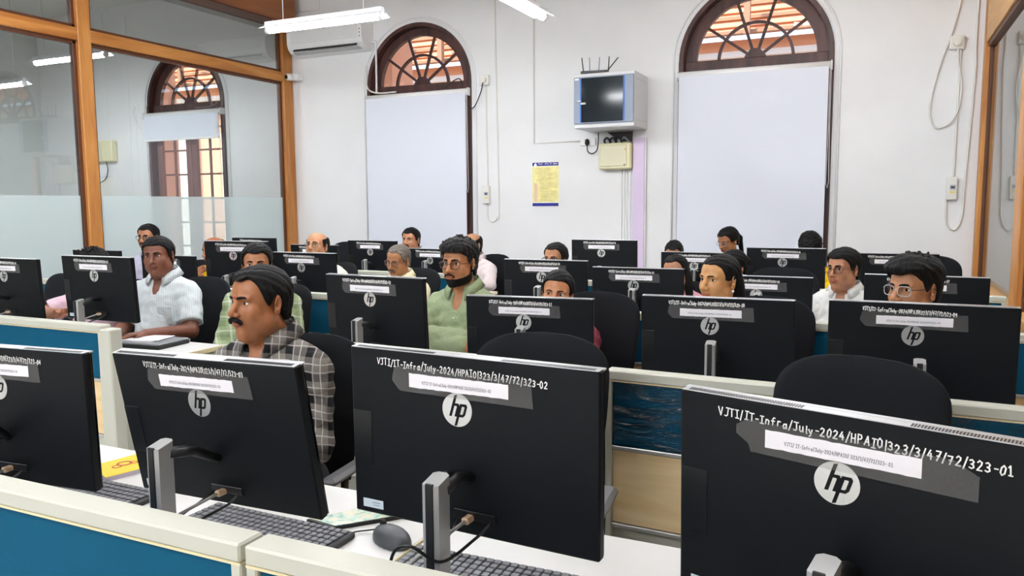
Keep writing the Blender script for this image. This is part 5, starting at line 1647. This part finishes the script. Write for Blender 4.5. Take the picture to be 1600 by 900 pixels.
    if o.get('neck', 'collar') == 'collar':
        # folded collar band with points
        nk = .066 + .010 * fat; n = 26
        for layer, (r0, r1, z0, z1) in enumerate(((nk + .001, nk - .002, .000, .040), (nk + .003, nk + .032, .050, .006))):
            vs = []; fs = []
            for i in range(n + 1):
                u = i / n; a = math.radians(-68 + (360 - 44) * u) if False else math.radians(-90 + 24 + (360 - 48) * u)
                point = max(0, 1 - min(u, 1 - u) / .13)
                drop = .0 + (.034 * point if layer else 0)
                tilt = -.026 * (1 - math.cos(a + PI / 2)) * 0 + .022 * math.sin(a)
                for (r, z, dd) in ((r0, z0 if layer == 0 else z0, 0), (r1, z1 if layer == 0 else z1 - drop, point)):
                    rr = r + (.010 * dd if layer else 0)
                    vs.append((rr * math.cos(a) * 1.02, .024 + rr * math.sin(a) * 1.0, sh + .062 + z + tilt))
            N_ = len(vs)
            cen = Vector((0, .03, sh))
            vs2 = [tuple(Vector(p) + (Vector((p[0], p[1] - .03, 0)).normalized() * .0035)) for p in vs]
            allv = vs + vs2
            for i in range(n):
                a = 2 * i; fs.append((a, a + 1, a + 3, a + 2)); fs.append((N_ + a, N_ + a + 2, N_ + a + 3, N_ + a + 1))
                fs.append((a, a + 2, N_ + a + 2, N_ + a)); fs.append((a + 1, N_ + a + 1, N_ + a + 3, a + 3))
            for a in (0, 2 * n): fs.append((a, N_ + a, N_ + a + 1, a + 1))
            cb = MB(); cb.add(allv, fs, 0, True); cb.build('collar', o.get('collar_mat', cm), shirt, fix=True)
        for k in range(4):
            z = sh - .075 - k * .085; y = -.10 - .02 * fat
            # find shirt front by sampling the field
            ix = np.argmin(abs(f.x)); iz = np.argmin(abs(f.z - z)); col = f.f[ix, :, iz]; ins = np.where(col < 0)[0]
            if len(ins): y = f.y[ins[0]] - .002
            MB().tube([(0, y, z), (0, y - .003, z)], .0055, 10).build('button', m_button, shirt)
    if o.get('pocket'):
        ix = np.argmin(abs(f.x - .08)); iz = np.argmin(abs(f.z - (sh - .16))); ins = np.where(f.f[ix, :, iz] < 0)[0]
        if len(ins): MB().box((.082, f.y[ins[0]] - .001, sh - .16), (.10, .008, .11), .003).build('pocket', cm, shirt)
    g = Field(axis(-.26, .26, .012), axis(-.50, .18, .012), axis(.04, zh + .10, .012))
    g.ell((0, .03, zh - .01), (.175, .135, .12), .04)
    for s in (-1, 1):
        g.cap((s * .095, .02, zh - .01), (s * .125, -.40, zh - .02), .095 + .01 * fat, .072, .04)
        g.cap((s * .125, -.40, zh - .02), (s * .125, -.38, .09), .070, .056, .03)
    V, Q = g.mesh(); np_mesh('trousers', V, Q, o.get('legs', m_trouser), root)
    for s in (-1, 1):
        g = Field(axis(s * .13 - .06, s * .13 + .06, .008), axis(-.62, -.28, .008), axis(-.01, .13, .008))
        g.cap((s * .125, -.37, .05), (s * .132, -.53, .042), .048, .040, .03); g.half((0, 0, -1), (0, 0, .008), .004)
        V, Q = g.mesh(); np_mesh('shoe', V, Q, m_shoe, root)
    return root
# ================================================================ the people, all seated and looking to the front of the room
T_plaid = cloth_mat('cloth_plaid', '78746F', 'plaid', '15161A', 'BDB9B2', 1.3)
T_pin = cloth_mat('cloth_pinstripe', 'DCE3E6', 'pin', 'A9B9BF')
T_check = cloth_mat('cloth_green_check', '98A57F', 'check', '6F7F5C', 'D2D9CB')
T_sage = cloth_mat('cloth_sage', '96A481'); T_cream = cloth_mat('cloth_cream', 'E6DEBC'); T_cream2 = cloth_mat('cloth_offwhite', 'DCD8CC')
T_white = cloth_mat('cloth_white', 'DEDFDC'); T_pink = cloth_mat('cloth_pink', 'E9CBD8'); T_palepink = cloth_mat('cloth_pale_rose', 'DCCFCF')
T_yellow = cloth_mat('cloth_yellow', 'F0CB1C'); T_lilac = cloth_mat('cloth_lilac', 'CFCBE0'); T_floral = cloth_mat('cloth_floral', 'F0ECEC', 'floral', 'E3A7B4', '7C8FB8')
T_rose = cloth_mat('cloth_rose', 'E3A8B8'); T_teal = cloth_mat('cloth_dark_teal', '2F6A64'); T_maroon = cloth_mat('cloth_maroon', '6E2A3A'); T_navy = cloth_mat('cloth_navy', '2B3348')

CAST = [
    dict(head=(-1.883, 2.02, 1.227), yaw=-11, hw=1.05, body=4, fat=.75, skin='A26A44', hair=dict(zf=.078, rec=.016, t=.011, front=.004), moustache=1.45, bindi=1, cloth=T_plaid, sleeve=1, arms='lap', res=.0032, hres=.003, cres=.007, mid=.008, seed=2, stubble=.10,
         label='man with thick black moustache in a grey plaid shirt, nearest of all the people'),
    dict(head=(-4.013, 3.45, 1.246), yaw=26, hw=1.06, body=14, fat=.65, skin='7A4B38', hair=dict(zf=.070, rec=.0, t=.012), cloth=T_pin, sleeve=0, arms='wide', pocket=1, res=.004, seed=5, stubble=.1, roll=-3,
         label='dark skinned man in a white pinstriped short sleeved shirt beside the laptop'),
    dict(head=(-4.682, 3.50, 1.161), yaw=0, body=20, fat=.4, skin='A0694A', hair=dict(zf=.080, rec=.02, t=.010, tufts=8), cloth=T_pink, sleeve=0, arms='prop', neck='round', pitch=10, label='man in a pink shirt, his face hidden behind a computer at the left'),
    dict(head=(-5.923, 5.0, 1.274), yaw=18, body=10, fat=.2, skin='A87350', hair=dict(zf=.068, t=.010), glasses='black', moustache=.8, stubble=.3, cloth=T_lilac, sleeve=1, label='man in black rimmed glasses looking out behind the white pinstriped man'),
    dict(head=(-5.251, 5.10, 1.164), yaw=-6, body=10, fat=.3, skin='9C6646', hair=dict(style='bald', crown=.062, zf=.09, t=.009), beard=1, cloth=T_yellow, sleeve=1, arms='chin', pitch=6, label='balding man in a bright yellow shirt resting his chin on his hand'),
    dict(head=(-3.232, 3.45, 1.214), yaw=36, body=22, fat=.4, skin='A9744F', hair=dict(zf=.070, rec=.006, t=.013, top=.003), bindi=1, cloth=T_check, sleeve=1, arms='lap', res=.004, seed=7, stubble=.15,
         label='man in a green and white checked shirt behind the plaid shirt man'),
    dict(head=(-4.042, 5.0, 1.222), yaw=10, body=5, fat=.5, skin='B98560', hair=dict(style='bald', crown=.075, zf=.10, t=.010), glasses='gold', cloth=T_cream2, sleeve=1, pitch=-13, res=.0045, browcol='2A2422', label='balding man in thin glasses with his chin raised, before the white wall'),
    dict(head=(-3.281, 5.0, 1.132), yaw=-3, body=5, fat=.4, skin='A8754F', hair=dict(zf=.082, rec=.014, t=.007, col='5C544C', grey=.08), glasses='brown', moustache=.8, mcol='55504A', cloth=T_cream, sleeve=1, pitch=12, roll=6, res=.0045, browcol='4A423C',
         label='grey haired man in glasses and cream shirt looking down'),
    dict(head=(-4.176, 6.6, 1.205), yaw=4, body=0, fat=.5, skin='B17C59', hair=dict(zf=.066, t=.011), moustache=.7, cloth=T_palepink, sleeve=1, stubble=.2, label='man with neat black hair and thin moustache against the left blind'),
    dict(head=(-1.927, 3.50, 1.250), yaw=-4, body=2, fat=.15, skin='AD7750', hair=dict(zf=.064, rec=.0, t=.009, top=.016, front=.012, tufts=11, side=.008, grey=.03), glasses='brown', beard=1, moustache=.55, cloth=T_sage, sleeve=1, arms='crossed', res=.0035, hres=.0034, cres=.008, seed=4,
         label='young bearded man in glasses and sage green shirt with folded arms'),
    dict(head=(-3.493, 6.6, 1.161), yaw=-12, body=-5, fat=.4, skin='BC8B68', hair=dict(style='bald', crown=.07, zf=.10, t=.009), cloth=T_palepink, sleeve=1, arms='wide', label='bald man in a pale rose shirt, half hidden behind the bearded man'),
    dict(head=(-1.389, 3.50, 1.120), yaw=12, body=-5, fem=True, fat=.2, skin='B9825C', hair=dict(style='bun', zf=.074, rec=.0, part=-.01, t=.009), cloth=T_maroon, sleeve=0, neck='round', gaze=-.4, res=.004, roll=5, label='dark haired woman hidden up to her eyes behind the computer of code 11'),
    dict(head=(-2.003, 5.0, 1.172), yaw=-6, body=0, fem=True, fat=.1, skin='AE7B58', hair=dict(style='bun', zf=.074, t=.009, part=0), glasses='black', cloth=T_navy, sleeve=0, neck='round', label='woman in thin black glasses peeping over a third row computer'),
    dict(head=(-1.566, 6.6, 1.119), yaw=4, body=0, fem=True, fat=.2, skin='A9765A', hair=dict(style='long', zf=.070, t=.010), cloth=T_teal, sleeve=1, neck='round', pitch=16, label='woman in dark green with her head bent down, back row'),
    dict(head=(-1.168, 5.0, 1.107), yaw=-10, body=-8, fem=True, fat=.2, skin='AC7A5C', hair=dict(style='long', zf=.074, t=.009, drape=1, part=0), cloth=T_rose, sleeve=0, neck='round', gaze=-.3, roll=-8, label='long haired woman in pink looking over the computer of code 19'),
    dict(head=(-1.158, 6.9, 1.226), yaw=-33, body=-25, fem=True, fat=.0, skin='A46F4B', hair=dict(style='tail', zf=.068, t=.011), glasses='clear', cloth=T_floral, sleeve=0, neck='round', pitch=18, res=.0045, label='woman with ponytail, thin glasses and floral top against the right blind'),
    dict(head=(-.875, 5.36, 1.122), yaw=-34, body=0, arms='lap', fem=True, fat=.2, skin='AC7C5E', hair=dict(style='bun', zf=.076, t=.010, part=.0), cloth=T_navy, sleeve=0, neck='round', pitch=8, earring=1, label='dark haired woman mostly hidden behind the woman with the pink clip'),
    dict(head=(-.619, 3.50, 1.212), yaw=-31, body=-18, fem=True, fat=.3, skin='C4935F', hair=dict(style='long', zf=.076, rec=.004, t=.006, part=-.012), clip=1, earring=1, cloth=T_rose, sleeve=0, neck='round', gaze=.25, res=.0034, hres=.0034, open=1.1,
         label='woman with a pink hair clip and small earring, second row'),
    dict(head=(-.49, 6.6, 1.183), yaw=10, body=0, fat=.2, skin='9A6A4C', hair=dict(zf=.060, t=.012, top=.012, tufts=5), cloth=T_yellow, sleeve=1, pitch=42, label='dark haired person in yellow bent over behind a back row computer'),
    dict(head=(-.174, 5.0, 1.157), yaw=-33, body=-15, fat=.5, skin='B17B5C', hair=dict(zf=.066, rec=.004, t=.012, top=.004, front=.004), glasses='brown', cloth=T_white, sleeve=1, arms='wide', res=.004, stubble=.12, hres=.004, label='man in dark framed glasses and plain white shirt, third row'),
    dict(head=(.141, 3.40, 1.210), yaw=-40, body=-20, fat=.1, skin='B5805A', hair=dict(zf=.062, t=.010, top=.018, front=.014, tufts=21, side=.006), glasses='clear', moustache=.4, stubble=.35, cloth=T_navy, sleeve=1, res=.0034, hres=.0034, label='young man in clear framed glasses with spiky black hair'),
]
for o in CAST:
    make_person(o)
